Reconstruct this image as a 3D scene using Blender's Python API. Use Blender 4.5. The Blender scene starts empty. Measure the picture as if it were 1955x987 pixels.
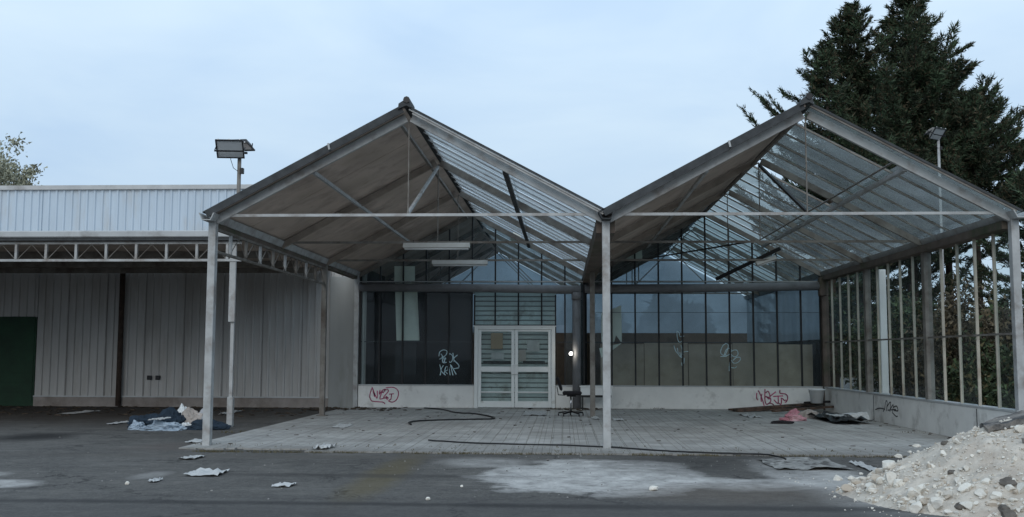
import bpy, bmesh, math, random
import numpy as np
from mathutils import Vector, Matrix, noise
S = bpy.context.scene
C = S.collection
R = math.radians
rnd = random.Random(7)

# ------------------------------------------------------------------ camera
YAW, PITCH, ROLL, HCAM, FPX = 0.0495, 0.0918, 0.0032, 1.465, 1985.8
fw = Vector((-math.sin(YAW)*math.cos(PITCH), math.cos(YAW)*math.cos(PITCH), math.sin(PITCH)))
rt = Vector((math.cos(YAW), math.sin(YAW), 0)); up = rt.cross(fw)
rt, up = rt*math.cos(ROLL)+up*math.sin(ROLL), up*math.cos(ROLL)-rt*math.sin(ROLL)
cam = bpy.data.cameras.new('camera'); camo = bpy.data.objects.new('camera', cam); C.objects.link(camo)
M = Matrix((rt, up, -fw)).transposed().to_4x4(); M.translation = Vector((0, 0, HCAM)); camo.matrix_world = M
cam.sensor_width = 36; cam.lens = 36*FPX/1955; cam.clip_end = 2000; cam.clip_start = 0.1
S.camera = camo
# ------------------------------------------------------------------ world, sun, exposure
SUN_EL, SUN_AZ = 28, 186
w = bpy.data.worlds.new('World'); S.world = w; w.use_nodes = True
nt = w.node_tree; nt.nodes.clear()
def N(t, ty, **k):
    n = t.nodes.new(ty)
    for a, b in k.items():
        if a in n.inputs: n.inputs[a].default_value = b
        else: setattr(n, a, b)
    return n
sky = N(nt, 'ShaderNodeTexSky', sky_type='NISHITA', sun_disc=False, sun_elevation=R(SUN_EL), sun_rotation=R(SUN_AZ))
tc = N(nt, 'ShaderNodeTexCoord'); mp = N(nt, 'ShaderNodeMapping'); mp.inputs['Scale'].default_value = (1, 1, 3.2)
nz = N(nt, 'ShaderNodeTexNoise', Scale=2.6, Detail=5.0, Roughness=0.52); nz.inputs['Distortion'].default_value = .35
nt.links.new(tc.outputs['Generated'], mp.inputs[0]); nt.links.new(mp.outputs[0], nz.inputs['Vector'])
cr = N(nt, 'ShaderNodeValToRGB'); e = cr.color_ramp.elements
e[0].position = .30; e[0].color = (.50, .68, .905, 1); e[1].position = .70; e[1].color = (.68, .84, .98, 1)
nt.links.new(nz.outputs['Fac'], cr.inputs[0])
sx = N(nt, 'ShaderNodeSeparateXYZ'); nt.links.new(tc.outputs['Generated'], sx.inputs[0])
gr_ = N(nt, 'ShaderNodeMapRange'); gr_.inputs['From Min'].default_value = .08; gr_.inputs['From Max'].default_value = .36; gr_.inputs['To Min'].default_value = .86; gr_.inputs['To Max'].default_value = 1.1; nt.links.new(sx.outputs[2], gr_.inputs[0])
gm_ = N(nt, 'ShaderNodeVectorMath', operation='SCALE'); nt.links.new(cr.outputs[0], gm_.inputs[0]); nt.links.new(gr_.outputs[0], gm_.inputs['Scale'])
sc10 = N(nt, 'ShaderNodeVectorMath', operation='SCALE'); sc10.inputs['Scale'].default_value = 10.6
nt.links.new(gm_.outputs[0], sc10.inputs[0])
mx = N(nt, 'ShaderNodeMixRGB'); mx.inputs[0].default_value = .92
nt.links.new(sky.outputs[0], mx.inputs[1]); nt.links.new(sc10.outputs[0], mx.inputs[2])
bg = N(nt, 'ShaderNodeBackground', Strength=0.1); nt.links.new(mx.outputs[0], bg.inputs[0])
wo = N(nt, 'ShaderNodeOutputWorld'); nt.links.new(bg.outputs[0], wo.inputs[0])
sl = bpy.data.lights.new('sun', 'SUN'); sl.energy = 1.05; sl.angle = R(38); sl.color = (1, .96, .9)
so = bpy.data.objects.new('sun', sl); C.objects.link(so)
# sky: rotation is measured from +Y towards +X
d = Vector((math.sin(R(SUN_AZ))*math.cos(R(SUN_EL)), math.cos(R(SUN_AZ))*math.cos(R(SUN_EL)), math.sin(R(SUN_EL))))
so.rotation_euler = d.to_track_quat('Z', 'Y').to_euler(); so.location = (0, 0, 30)
v = S.view_settings; v.view_transform = 'Standard'; v.look = 'None'; v.exposure = 0.0; v.gamma = 1; v.use_curve_mapping = False
S.render.film_transparent = False
try:
    S.cycles.use_denoising = True; S.cycles.transparent_max_bounces = 24; S.cycles.max_bounces = 8
except Exception: pass

# ------------------------------------------------------------------ pixel -> world (source photo pixels)
def ray(px, py): return (fw + rt*((px-977.5)/FPX) - up*((py-493.5)/FPX))
def G(px, py, z=0.0):
    r = ray(px, py); t = (z-HCAM)/r.z; return Vector((r.x*t, r.y*t, z))
def PY(px, py, Y):
    r = ray(px, py); t = Y/r.y; return Vector((r.x*t, Y, HCAM+r.z*t))
def PX(px, py, X):
    r = ray(px, py); t = X/r.x; return Vector((X, r.y*t, HCAM+r.z*t))
# ------------------------------------------------------------------ materials
MATS = {}
def mat(name, col, rough=.7, metal=0, var=.25, scale=3.0, bump=0.0, bscale=30., dirt=None, dscale=1.2, dlo=.55, dhi=.75, spec=.3, stretch=None, col2=None, isl=0., isl_col=None):
    m = bpy.data.materials.new(name); m.use_nodes = True; t = m.node_tree; b = t.nodes['Principled BSDF']
    b.inputs['Roughness'].default_value = rough; b.inputs['Metallic'].default_value = metal
    b.inputs['Specular IOR Level'].default_value = spec
    co = N(t, 'ShaderNodeTexCoord'); src = co.outputs['Object']
    if stretch:
        q = N(t, 'ShaderNodeMapping'); q.inputs['Scale'].default_value = stretch; t.links.new(src, q.inputs[0]); src = q.outputs[0]
    n1 = N(t, 'ShaderNodeTexNoise', Scale=scale, Detail=6.0, Roughness=.6); t.links.new(src, n1.inputs['Vector'])
    r1 = N(t, 'ShaderNodeValToRGB'); a, c = r1.color_ramp.elements; a.position = .3; c.position = .7
    lo = [x*(1-var) for x in col]; hi = [min(1, x*(1+var)) for x in (col2 or col)]
    a.color = (*lo, 1); c.color = (*hi, 1); t.links.new(n1.outputs['Fac'], r1.inputs[0]); out = r1.outputs[0]
    if dirt:
        n2 = N(t, 'ShaderNodeTexNoise', Scale=dscale, Detail=8.0, Roughness=.65); t.links.new(src, n2.inputs['Vector'])
        mr = N(t, 'ShaderNodeMapRange'); mr.inputs['From Min'].default_value = dlo; mr.inputs['From Max'].default_value = dhi
        t.links.new(n2.outputs['Fac'], mr.inputs[0])
        mm = N(t, 'ShaderNodeMixRGB'); mm.inputs[2].default_value = (*dirt, 1); t.links.new(mr.outputs[0], mm.inputs[0]); t.links.new(out, mm.inputs[1]); out = mm.outputs[0]
    if isl:
        ge = N(t, 'ShaderNodeNewGeometry'); q1 = N(t, 'ShaderNodeMapRange'); q1.inputs['To Min'].default_value = 1-isl; q1.inputs['To Max'].default_value = 1+isl; t.links.new(ge.outputs['Random Per Island'], q1.inputs[0])
        q2 = N(t, 'ShaderNodeVectorMath', operation='SCALE'); t.links.new(out, q2.inputs[0]); t.links.new(q1.outputs[0], q2.inputs['Scale']); out = q2.outputs[0]
        if isl_col:
            q3 = N(t, 'ShaderNodeMath', operation='GREATER_THAN'); q3.inputs[1].default_value = .82; q5 = N(t, 'ShaderNodeMath', operation='FRACT'); q6 = N(t, 'ShaderNodeMath', operation='MULTIPLY'); q6.inputs[1].default_value = 17.3
            t.links.new(ge.outputs['Random Per Island'], q6.inputs[0]); t.links.new(q6.outputs[0], q5.inputs[0]); t.links.new(q5.outputs[0], q3.inputs[0])
            q4 = N(t, 'ShaderNodeMixRGB'); q4.inputs[2].default_value = (*isl_col, 1); t.links.new(q3.outputs[0], q4.inputs[0]); t.links.new(out, q4.inputs[1]); out = q4.outputs[0]
    t.links.new(out, b.inputs['Base Color'])
    if bump:
        n3 = N(t, 'ShaderNodeTexNoise', Scale=bscale, Detail=5.0); t.links.new(src, n3.inputs['Vector'])
        bp = N(t, 'ShaderNodeBump', Strength=bump); bp.inputs['Distance'].default_value = .02; t.links.new(n3.outputs['Fac'], bp.inputs['Height']); t.links.new(bp.outputs[0], b.inputs['Normal'])
    MATS[name] = m; return m
mat('galvanised', (.36, .365, .36), .55, .0, .18, 4, dirt=(.16, .125, .10), dscale=2.6, dlo=.50, dhi=.75, spec=.5)
mat('galvanised_old', (.20, .185, .165), .6, 0, .22, 4, dirt=(.09, .07, .055), dscale=2.5, dlo=.45, dhi=.7)
mat('dark_steel', (.018, .018, .019), .5, 0, .3, 6)
mat('dark_felt', (.055, .058, .06), .9, 0, .3, 5, bump=.3)
mat('brown_gutter', (.11, .085, .07), .8, 0, .3, 3, dirt=(.05, .06, .03), dlo=.5, dhi=.7)
mat('roof_board', (.47, .38, .32), .85, 0, .28, 2.2, bump=.2, dirt=(.28, .23, .18), dscale=1.1, dlo=.5, dhi=.75)
mat('white_cladding', (.45, .535, .615), .5, 0, .07, 1.5, dirt=(.40, .39, .36), dscale=1.4, dlo=.52, dhi=.85, stretch=(1, 1, .25))
mat('grey_cladding', (.42, .41, .395), .6, 0, .10, 1.5, dirt=(.30, .275, .245), dscale=1.4, dlo=.5, dhi=.8, stretch=(1, 1, .25))  # same wall as above; shade under the canopy painted in as grey
mat('corner_grey', (.27, .275, .265), .6, 0, .12, 1.5, dirt=(.15, .14, .12), stretch=(1, 1, .2))
mat('cap_flashing', (.42, .43, .43), .5, 0, .12, 2, dirt=(.2, .19, .18))
mat('plinth', (.27, .24, .22), .9, 0, .15, 3, bump=.3, dirt=(.13, .10, .08), dlo=.5, dhi=.75)
mat('green_paint', (.006, .034, .014), .6, 0, .4, 1.2)
mat('render_wall', (.72, .71, .68), .9, 0, .08, 2, bump=.15, dirt=(.17, .15, .125), dscale=1.6, dlo=.56, dhi=.85)
mat('door_white', (.72, .73, .71), .45, 0, .06, 3, dirt=(.3, .27, .22), dscale=3, dlo=.58, dhi=.85)
mat('pvc_white', (.72, .72, .70), .4, 0, .04, 3)
mat('shutter', (.62, .68, .66), .5, 0, .12, 2, dirt=(.2, .17, .13), dscale=2)
mat('board_brown', (.19, .135, .095), .8, 0, .2, 1.5, dirt=(.08, .06, .05))
mat('board_tan', (.34, .255, .17), .8, 0, .14, 2)
mat('panel_cream', (.88, .84, .72), .7, 0, .06, 2)
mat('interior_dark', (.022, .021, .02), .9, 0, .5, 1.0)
mat('interior_floor', (.10, .09, .08), .9, 0, .3, 2)
mat('pipe_grey', (.17, .17, .175), .5, 0, .15, 4, dirt=(.08, .07, .065))
mat('rust', (.055, .038, .03), .9, 0, .4, 6)
mat('plank', (.12, .075, .055), .8, 0, .35, 4, stretch=(1, 8, 8), dirt=(.03, .025, .02), dlo=.45, dhi=.6)
mat('black_plastic', (.015, .015, .016), .4, 0, .2, 4)
mat('black_fabric', (.018, .016, .018), .9, 0, .3, 8)
mat('chrome', (.45, .45, .45), .25, .9, .05, 4)
mat('plastic_white', (.66, .68, .68), .45, 0, .1, 4)
mat('paper', (.48, .48, .47), .85, 0, .08, 6, dirt=(.45, .42, .38), dlo=.6, dhi=.8)
mat('paper_grey', (.42, .42, .41), .85, 0, .2, 6)
mat('plastic_blue', (.30, .36, .42), .45, 0, .15, 4)
mat('cloth_navy', (.018, .030, .045), .9, 0, .3, 5)
mat('cloth_beige', (.36, .32, .29), .9, 0, .15, 4)
mat('cloth_grey', (.40, .41, .43), .85, 0, .15, 4)
mat('pink', (.50, .22, .26), .8, 0, .2, 6, dirt=(.6, .5, .5), dlo=.5, dhi=.7)
mat('spray_pink', (.52, .12, .22), .8, 0, .2, 8)
mat('spray_haze', (.42, .33, .36), .9, 0, .06, 6)
mat('spray_pale', (.62, .80, .85), .8, 0, .15, 8)
mat('spray_black', (.03, .03, .035), .8, 0, .1, 8)
mat('rubble', (.50, .45, .385), .95, 0, .22, 5, bump=.9, bscale=34, dirt=(.34, .26, .20), dscale=1.6, dlo=.5, dhi=.8)
mat('limestone', (.62, .585, .52), .95, 0, .12, 6, bump=.6, bscale=16, dirt=(.36, .31, .26), dscale=4, dlo=.55, dhi=.8, isl=.15, isl_col=(.46, .40, .33))
mat('chunk_dark', (.12, .105, .09), .95, 0, .3, 8, bump=.8, bscale=25)
mat('chunk_top', (.22, .20, .18), .95, 0, .4, 7, bump=.8, bscale=25, dirt=(.06, .06, .06), dscale=3, dlo=.45, dhi=.6)
mat('mortar', (.27, .265, .25), .95, 0, .35, 6, bump=.7, dirt=(.09, .085, .08), dscale=5, dlo=.48, dhi=.6)
mat('bark', (.07, .05, .04), .95, 0, .35, 6, bump=.6)
mat('needles', (.040, .044, .026), .8, 0, .5, 1.3, col2=(.042, .068, .036), isl=.6, isl_col=(.095, .075, .045))
mat('needles_brown', (.058, .048, .030), .85, 0, .5, 1.6, isl=.6, isl_col=(.13, .10, .06))
mat('leaves', (.040, .058, .026), .8, 0, .5, 1.2, isl=.6, isl_col=(.10, .085, .04))
mat('leaves_pale', (.30, .30, .22), .8, 0, .35, 2)
mat('grass', (.075, .078, .036), .85, 0, .4, 3)
mat('grass_dead', (.10, .085, .045), .85, 0, .4, 3)
def emis(name, col, s):
    m = bpy.data.materials.new(name); m.use_nodes = True; t = m.node_tree; t.nodes.clear()
    a = N(t, 'ShaderNodeEmission', Strength=s); a.inputs[0].default_value = (*col, 1); o = N(t, 'ShaderNodeOutputMaterial'); t.links.new(a.outputs[0], o.inputs[0]); MATS[name] = m
emis('bulb_glow', (1, .97, .88), 9)  # glow of the made-up light that stands in for a flash glint
def glass(name, tint, dustcol, dlo, dhi, refl=2.0, translucent=.5, scale=1.0, rough=.03, rand=0.):
    m = bpy.data.materials.new(name); m.use_nodes = True; t = m.node_tree; t.nodes.clear()
    co = N(t, 'ShaderNodeTexCoord')
    tr = N(t, 'ShaderNodeBsdfTransparent'); tr.inputs[0].default_value = (*tint, 1)
    df = N(t, 'ShaderNodeBsdfDiffuse'); df.inputs[0].default_value = (*dustcol, 1)
    tl = N(t, 'ShaderNodeBsdfTranslucent'); tl.inputs[0].default_value = (*dustcol, 1)
    m1 = N(t, 'ShaderNodeMixShader'); m1.inputs[0].default_value = translucent; t.links.new(df.outputs[0], m1.inputs[1]); t.links.new(tl.outputs[0], m1.inputs[2])
    nz = N(t, 'ShaderNodeTexNoise', Scale=scale, Detail=7.0, Roughness=.65); t.links.new(co.outputs['Object'], nz.inputs['Vector'])
    mr = N(t, 'ShaderNodeMapRange'); mr.inputs['From Min'].default_value = .3; mr.inputs['From Max'].default_value = .7
    mr.inputs['To Min'].default_value = dlo; mr.inputs['To Max'].default_value = dhi; ge = N(t, 'ShaderNodeNewGeometry'); mu = N(t, 'ShaderNodeMath', operation='MULTIPLY_ADD'); mu.inputs[1].default_value = rand; t.links.new(ge.outputs['Random Per Island'], mu.inputs[0])
    sb = N(t, 'ShaderNodeMath', operation='SUBTRACT'); sb.inputs[1].default_value = rand/2; t.links.new(nz.outputs['Fac'], sb.inputs[0]); t.links.new(sb.outputs[0], mu.inputs[2]); t.links.new(mu.outputs[0], mr.inputs[0])
    m2 = N(t, 'ShaderNodeMixShader'); t.links.new(mr.outputs[0], m2.inputs[0]); t.links.new(tr.outputs[0], m2.inputs[1]); t.links.new(m1.outputs[0], m2.inputs[2])
    gl = N(t, 'ShaderNodeBsdfGlossy', Roughness=rough); gl.inputs[0].default_value = (.9, .95, 1, 1)
    fr = N(t, 'ShaderNodeLayerWeight', Blend=.5); p5 = N(t, 'ShaderNodeMath', operation='POWER'); p5.inputs[1].default_value = 5; t.links.new(fr.outputs['Facing'], p5.inputs[0])
    ma = N(t, 'ShaderNodeMath', operation='MULTIPLY_ADD'); ma.inputs[1].default_value = .9; ma.inputs[2].default_value = .05; t.links.new(p5.outputs[0], ma.inputs[0])
    ml = N(t, 'ShaderNodeMath', operation='MULTIPLY', use_clamp=True); ml.inputs[1].default_value = refl; t.links.new(ma.outputs[0], ml.inputs[0])
    m3 = N(t, 'ShaderNodeMixShader'); t.links.new(ml.outputs[0], m3.inputs[0]); t.links.new(m2.outputs[0], m3.inputs[1]); t.links.new(gl.outputs[0], m3.inputs[2])
    o = N(t, 'ShaderNodeOutputMaterial'); t.links.new(m3.outputs[0], o.inputs[0]); MATS[name] = m
glass('glass_wall', (.80, .90, .92), (.14, .16, .175), .03, .26, .28, .3, .9, .03, .45)
glass('glass_side', (.84, .90, .90), (.15, .16, .15), .03, .16, .25, .4, 1.0)
glass('glass_roof', (.74, .80, .82), (.88, .92, .93), .50, .90, 1.2, .8, .8, .1, .35)
glass('glass_rear', (.30, .36, .40), (.34, .40, .45), .70, .95, .4, .6)
glass('glass_roof_dirty', (.64, .70, .68), (.38, .42, .42), .20, .52, 1.0, .7, .7, .1, .3)

# ------------------------------------------------------------------ mesh helpers
class MB:
    def __init__(s): s.v = []; s.f = []; s.smooth = False
    def poly(s, pts, faces):
        o = len(s.v); s.v += [tuple(p) for p in pts]; s.f += [tuple(i+o for i in f) for f in faces]; return s
    def box(s, a, b):
        x0, y0, z0 = a; x1, y1, z1 = b
        return s.poly([(x0,y0,z0),(x1,y0,z0),(x1,y1,z0),(x0,y1,z0),(x0,y0,z1),(x1,y0,z1),(x1,y1,z1),(x0,y1,z1)],
            [(0,3,2,1),(4,5,6,7),(0,1,5,4),(1,2,6,5),(2,3,7,6),(3,0,4,7)])
    def beam(s, p, q, wd, ht, upv=(0, 0, 1)):
        p = Vector(p); q = Vector(q); d = (q-p).normalized(); u = Vector(upv)
        sd = d.cross(u)
        if sd.length < 1e-4: sd = d.cross(Vector((0, 1, 0)))
        sd.normalize(); u = sd.cross(d).normalized(); a = sd*wd/2; b = u*ht/2
        return s.poly([p-a-b, p+a-b, p+a+b, p-a+b, q-a-b, q+a-b, q+a+b, q-a+b],
            [(0,3,2,1),(4,5,6,7),(0,1,5,4),(1,2,6,5),(2,3,7,6),(3,0,4,7)])
    def tube(s, pts, r, n=8, cap=True, r2=None):
        pts = [Vector(p) for p in pts]; o = len(s.v); L = len(pts)
        for i, p in enumerate(pts):
            d = (pts[min(i+1, L-1)]-pts[max(i-1, 0)]).normalized()
            u = Vector((0, 0, 1)) if abs(d.z) < .9 else Vector((0, 1, 0))
            a = d.cross(u).normalized(); b = a.cross(d).normalized()
            rr = r if r2 is None else r+(r2-r)*i/max(1, L-1)
            for k in range(n):
                t = 2*math.pi*k/n; s.v.append(tuple(p+a*rr*math.cos(t)+b*rr*math.sin(t)))
        for i in range(L-1):
            for k in range(n):
                k2 = (k+1) % n; s.f.append((o+i*n+k, o+i*n+k2, o+(i+1)*n+k2, o+(i+1)*n+k))
        if cap: s.f.append(tuple(o+k for k in range(n))[::-1]); s.f.append(tuple(o+(L-1)*n+k for k in range(n)))
        return s
    def build(s, name, m, parent=None, bevel=0, smooth=False, loc=None, solid=0):
        me = bpy.data.meshes.new(name)
        vs = s.v
        if loc is not None: vs = [(x-loc[0], y-loc[1], z-loc[2]) for x, y, z in vs]
        me.from_pydata(vs, [], s.f); me.update()
        bm = bmesh.new(); bm.from_mesh(me); bmesh.ops.recalc_face_normals(bm, faces=bm.faces)
        if bevel: bmesh.ops.bevel(bm, geom=list(bm.edges), offset=bevel, segments=1, affect='EDGES', profile=.5, clamp_overlap=True)
        bm.to_mesh(me); bm.free()
        if smooth:
            for p in me.polygons: p.use_smooth = True
        me.materials.append(MATS[m] if isinstance(m, str) else m)
        o = bpy.data.objects.new(name, me); C.objects.link(o)
        if loc is not None: o.location = loc
        if parent is not None:
            o.parent = parent
            if parent.type == 'EMPTY': o.matrix_parent_inverse = parent.matrix_basis.inverted()
        if solid:
            q = o.modifiers.new('thickness', 'SOLIDIFY'); q.thickness = solid; q.offset = 0
        return o
def tag(o, label=None, cat=None, group=None, kind=None):
    if label: o['label'] = label
    if cat: o['category'] = cat
    if group: o['group'] = group
    if kind: o['kind'] = kind
    return o
def empty(name, loc, label, cat, group=None):
    o = bpy.data.objects.new(name, None); C.objects.link(o); o.location = loc; o.empty_display_size = .2
    return tag(o, label, cat, group)

XL, XM, XR, XS = -5.717, .683, 7.083, .035
Y0, Y1, Y2, Y3 = 16.638, 20.638, 24.638, 28.638
EA, RI = 3.62, 5.34
GZ = -.022

# ------------------------------------------------------------------ ground
def ground_mat():
    m = bpy.data.materials.new('asphalt'); m.use_nodes = True; t = m.node_tree; b = t.nodes['Principled BSDF']
    b.inputs['Roughness'].default_value = .85; b.inputs['Specular IOR Level'].default_value = .25
    co = N(t, 'ShaderNodeTexCoord')
    def noi(sc, det=6., ro=.6, stretch=None):
        src = co.outputs['Object']
        if stretch: q = N(t, 'ShaderNodeMapping'); q.inputs['Scale'].default_value = stretch; t.links.new(src, q.inputs[0]); src = q.outputs[0]
        n = N(t, 'ShaderNodeTexNoise', Scale=sc, Detail=det, Roughness=ro); t.links.new(src, n.inputs['Vector']); return n.outputs['Fac']
    def ramp(f, lo, hi, a=0., c=1.):
        q = N(t, 'ShaderNodeMapRange'); q.inputs['From Min'].default_value = lo; q.inputs['From Max'].default_value = hi
        q.inputs['To Min'].default_value = a; q.inputs['To Max'].default_value = c; t.links.new(f, q.inputs[0]); return q.outputs[0]
    def mix(f, c1, c2):
        q = N(t, 'ShaderNodeMixRGB')
        if isinstance(f, float): q.inputs[0].default_value = f
        else: t.links.new(f, q.inputs[0])
        for i, c in ((1, c1), (2, c2)):
            if isinstance(c, tuple): q.inputs[i].default_value = (*c, 1)
            else: t.links.new(c, q.inputs[i])
        return q.outputs[0]
    def math_(op, a, c=None, clamp=False):
        q = N(t, 'ShaderNodeMath', operation=op, use_clamp=clamp)
        for i, x in ((0, a), (1, c)):
            if x is None: continue
            if isinstance(x, (int, float)): q.inputs[i].default_value = x
            else: t.links.new(x, q.inputs[i])
        return q.outputs[0]
    base = mix(ramp(noi(.5, 8, .65), .35, .65), (.046, .042, .039), (.100, .093, .085))
    base = mix(ramp(noi(90, 3, .7), .3, .75, 0, .35), base, (.23, .22, .20))
    base = mix(ramp(noi(5.5, 8, .75), .42, .66, 0, .55), base, (.045, .044, .044)); base = mix(ramp(noi(9, 8, .75), .52, .72, 0, .5), base, (.17, .165, .155))
    base = mix(ramp(noi(1.1, 8, .7, (.35, 1.6, 1)), .56, .74, 0, .75), base, (.19, .18, .165))
    base = mix(ramp(noi(.8, 8, .7, (.4, 1.2, 1)), .60, .72, 0, .8), base, (.035, .033, .033))
    base = mix(ramp(noi(34, 4, .8), .52, .66, 0, .55), base, (.20, .19, .175)); base = mix(ramp(noi(22, 5, .8), .54, .68, 0, .6), base, (.025, .024, .023))
    base = mix(ramp(noi(1.9, 9, .8), .50, .62, 0, .45), base, (.155, .145, .13))
    vo = N(t, 'ShaderNodeTexVoronoi', feature='DISTANCE_TO_EDGE', Scale=.42); wq = N(t, 'ShaderNodeTexNoise', Scale=1.7, Detail=7.0, Roughness=.7); t.links.new(co.outputs['Object'], wq.inputs['Vector'])
    vs_ = N(t, 'ShaderNodeVectorMath', operation='SCALE'); vs_.inputs['Scale'].default_value = 1.1; t.links.new(wq.outputs['Color'], vs_.inputs[0]); va = N(t, 'ShaderNodeVectorMath', operation='ADD'); t.links.new(vs_.outputs[0], va.inputs[0]); t.links.new(co.outputs['Object'], va.inputs[1]); t.links.new(va.outputs[0], vo.inputs['Vector'])
    base = mix(math_('MULTIPLY', ramp(vo.outputs['Distance'], .012, .004, 0, .85), ramp(noi(.7, 4, .6), .42, .56)), base, (.018, .017, .016))
    warp = N(t, 'ShaderNodeTexNoise', Scale=1.1, Detail=9.0, Roughness=.72); t.links.new(co.outputs['Object'], warp.inputs['Vector'])
    sep = N(t, 'ShaderNodeSeparateXYZ'); t.links.new(co.outputs['Object'], sep.inputs[0])
    def ell(cx, cy, rx, ry, rot=0, wob=1.0, soft=.35):
        dx = math_('SUBTRACT', sep.outputs[0], cx); dy = math_('SUBTRACT', sep.outputs[1], cy)
        c, s = math.cos(rot), math.sin(rot)
        u = math_('DIVIDE', math_('ADD', math_('MULTIPLY', dx, c), math_('MULTIPLY', dy, s)), rx)
        v = math_('DIVIDE', math_('SUBTRACT', math_('MULTIPLY', dy, c), math_('MULTIPLY', dx, s)), ry)
        r = math_('SQRT', math_('ADD', math_('MULTIPLY', u, u), math_('MULTIPLY', v, v)))
        r = math_('ADD', r, math_('MULTIPLY', math_('SUBTRACT', warp.outputs['Fac'], .5), wob*2.0))
        return ramp(r, 1+soft/2, 1-soft/2)
    def at(px0, py0, px1, py1):
        a = G(px0, (py0+py1)/2, GZ); c = G(px1, (py0+py1)/2, GZ); n = G((px0+px1)/2, py1, GZ); f = G((px0+px1)/2, py0, GZ)
        return (a.x+c.x)/2, (n.y+f.y)/2, (c.x-a.x)/2, (f.y-n.y)/2
    chalk = mix(ramp(noi(2.2, 8, .7), .35, .68), (.28, .27, .255), (.60, .58, .55))
    grain = ramp(noi(7, 9, .85), .36, .50, .35, 1.0)
    for (bb, wob, soft, k) in (((900, 886, 1360, 944), .8, .18, 1.0), ((1000, 878, 1300, 906), .9, .25, .95), ((1240, 912, 1560, 936), .9, .3, .7), ((1440, 878, 1640, 930), 1.1, .3, .6),
                               ((840, 874, 1010, 892), .8, .6, .5), ((1560, 905, 1760, 985), .6, .9, .6), ((-120, 916, 70, 934), .6, .4, .8), ((-100, 900, 15, 912), .5, .5, .5), ((260, 900, 315, 915), .8, .8, .35)):
        cx, cy, rx, ry = at(*bb); e_ = ell(cx, cy, rx, ry, 0, wob, soft)
        base = mix(math_('MULTIPLY', math_('MULTIPLY', e_, k), grain), base, chalk)
    for (bb, col, k) in (((685, 868, 765, 960), (.115, .088, .035), .5), ((1150, 868, 1480, 905), (.04, .038, .036), .5), ((0, 826, 130, 842), (.015, .014, .014), .85),
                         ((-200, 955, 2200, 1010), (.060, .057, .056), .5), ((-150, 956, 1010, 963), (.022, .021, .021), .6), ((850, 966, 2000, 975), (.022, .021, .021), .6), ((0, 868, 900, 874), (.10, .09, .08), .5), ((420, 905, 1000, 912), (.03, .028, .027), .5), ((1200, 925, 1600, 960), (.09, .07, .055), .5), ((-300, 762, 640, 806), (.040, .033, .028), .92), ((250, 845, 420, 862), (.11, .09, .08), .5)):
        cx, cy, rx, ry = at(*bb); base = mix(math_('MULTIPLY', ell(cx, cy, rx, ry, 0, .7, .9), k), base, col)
    t.links.new(base, b.inputs['Base Color'])
    bp = N(t, 'ShaderNodeBump', Strength=.5); bp.inputs['Distance'].default_value = .02; t.links.new(noi(28, 6, .7), bp.inputs['Height']); t.links.new(bp.outputs[0], b.inputs['Normal'])
    return m
g = MB(); g.poly([(-400, -300, GZ), (400, -300, GZ), (400, 700, GZ), (-400, 700, GZ)], [(0, 1, 2, 3)])
tag(g.build('ground', ground_mat()), kind='structure')
YE = 15.75
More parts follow.
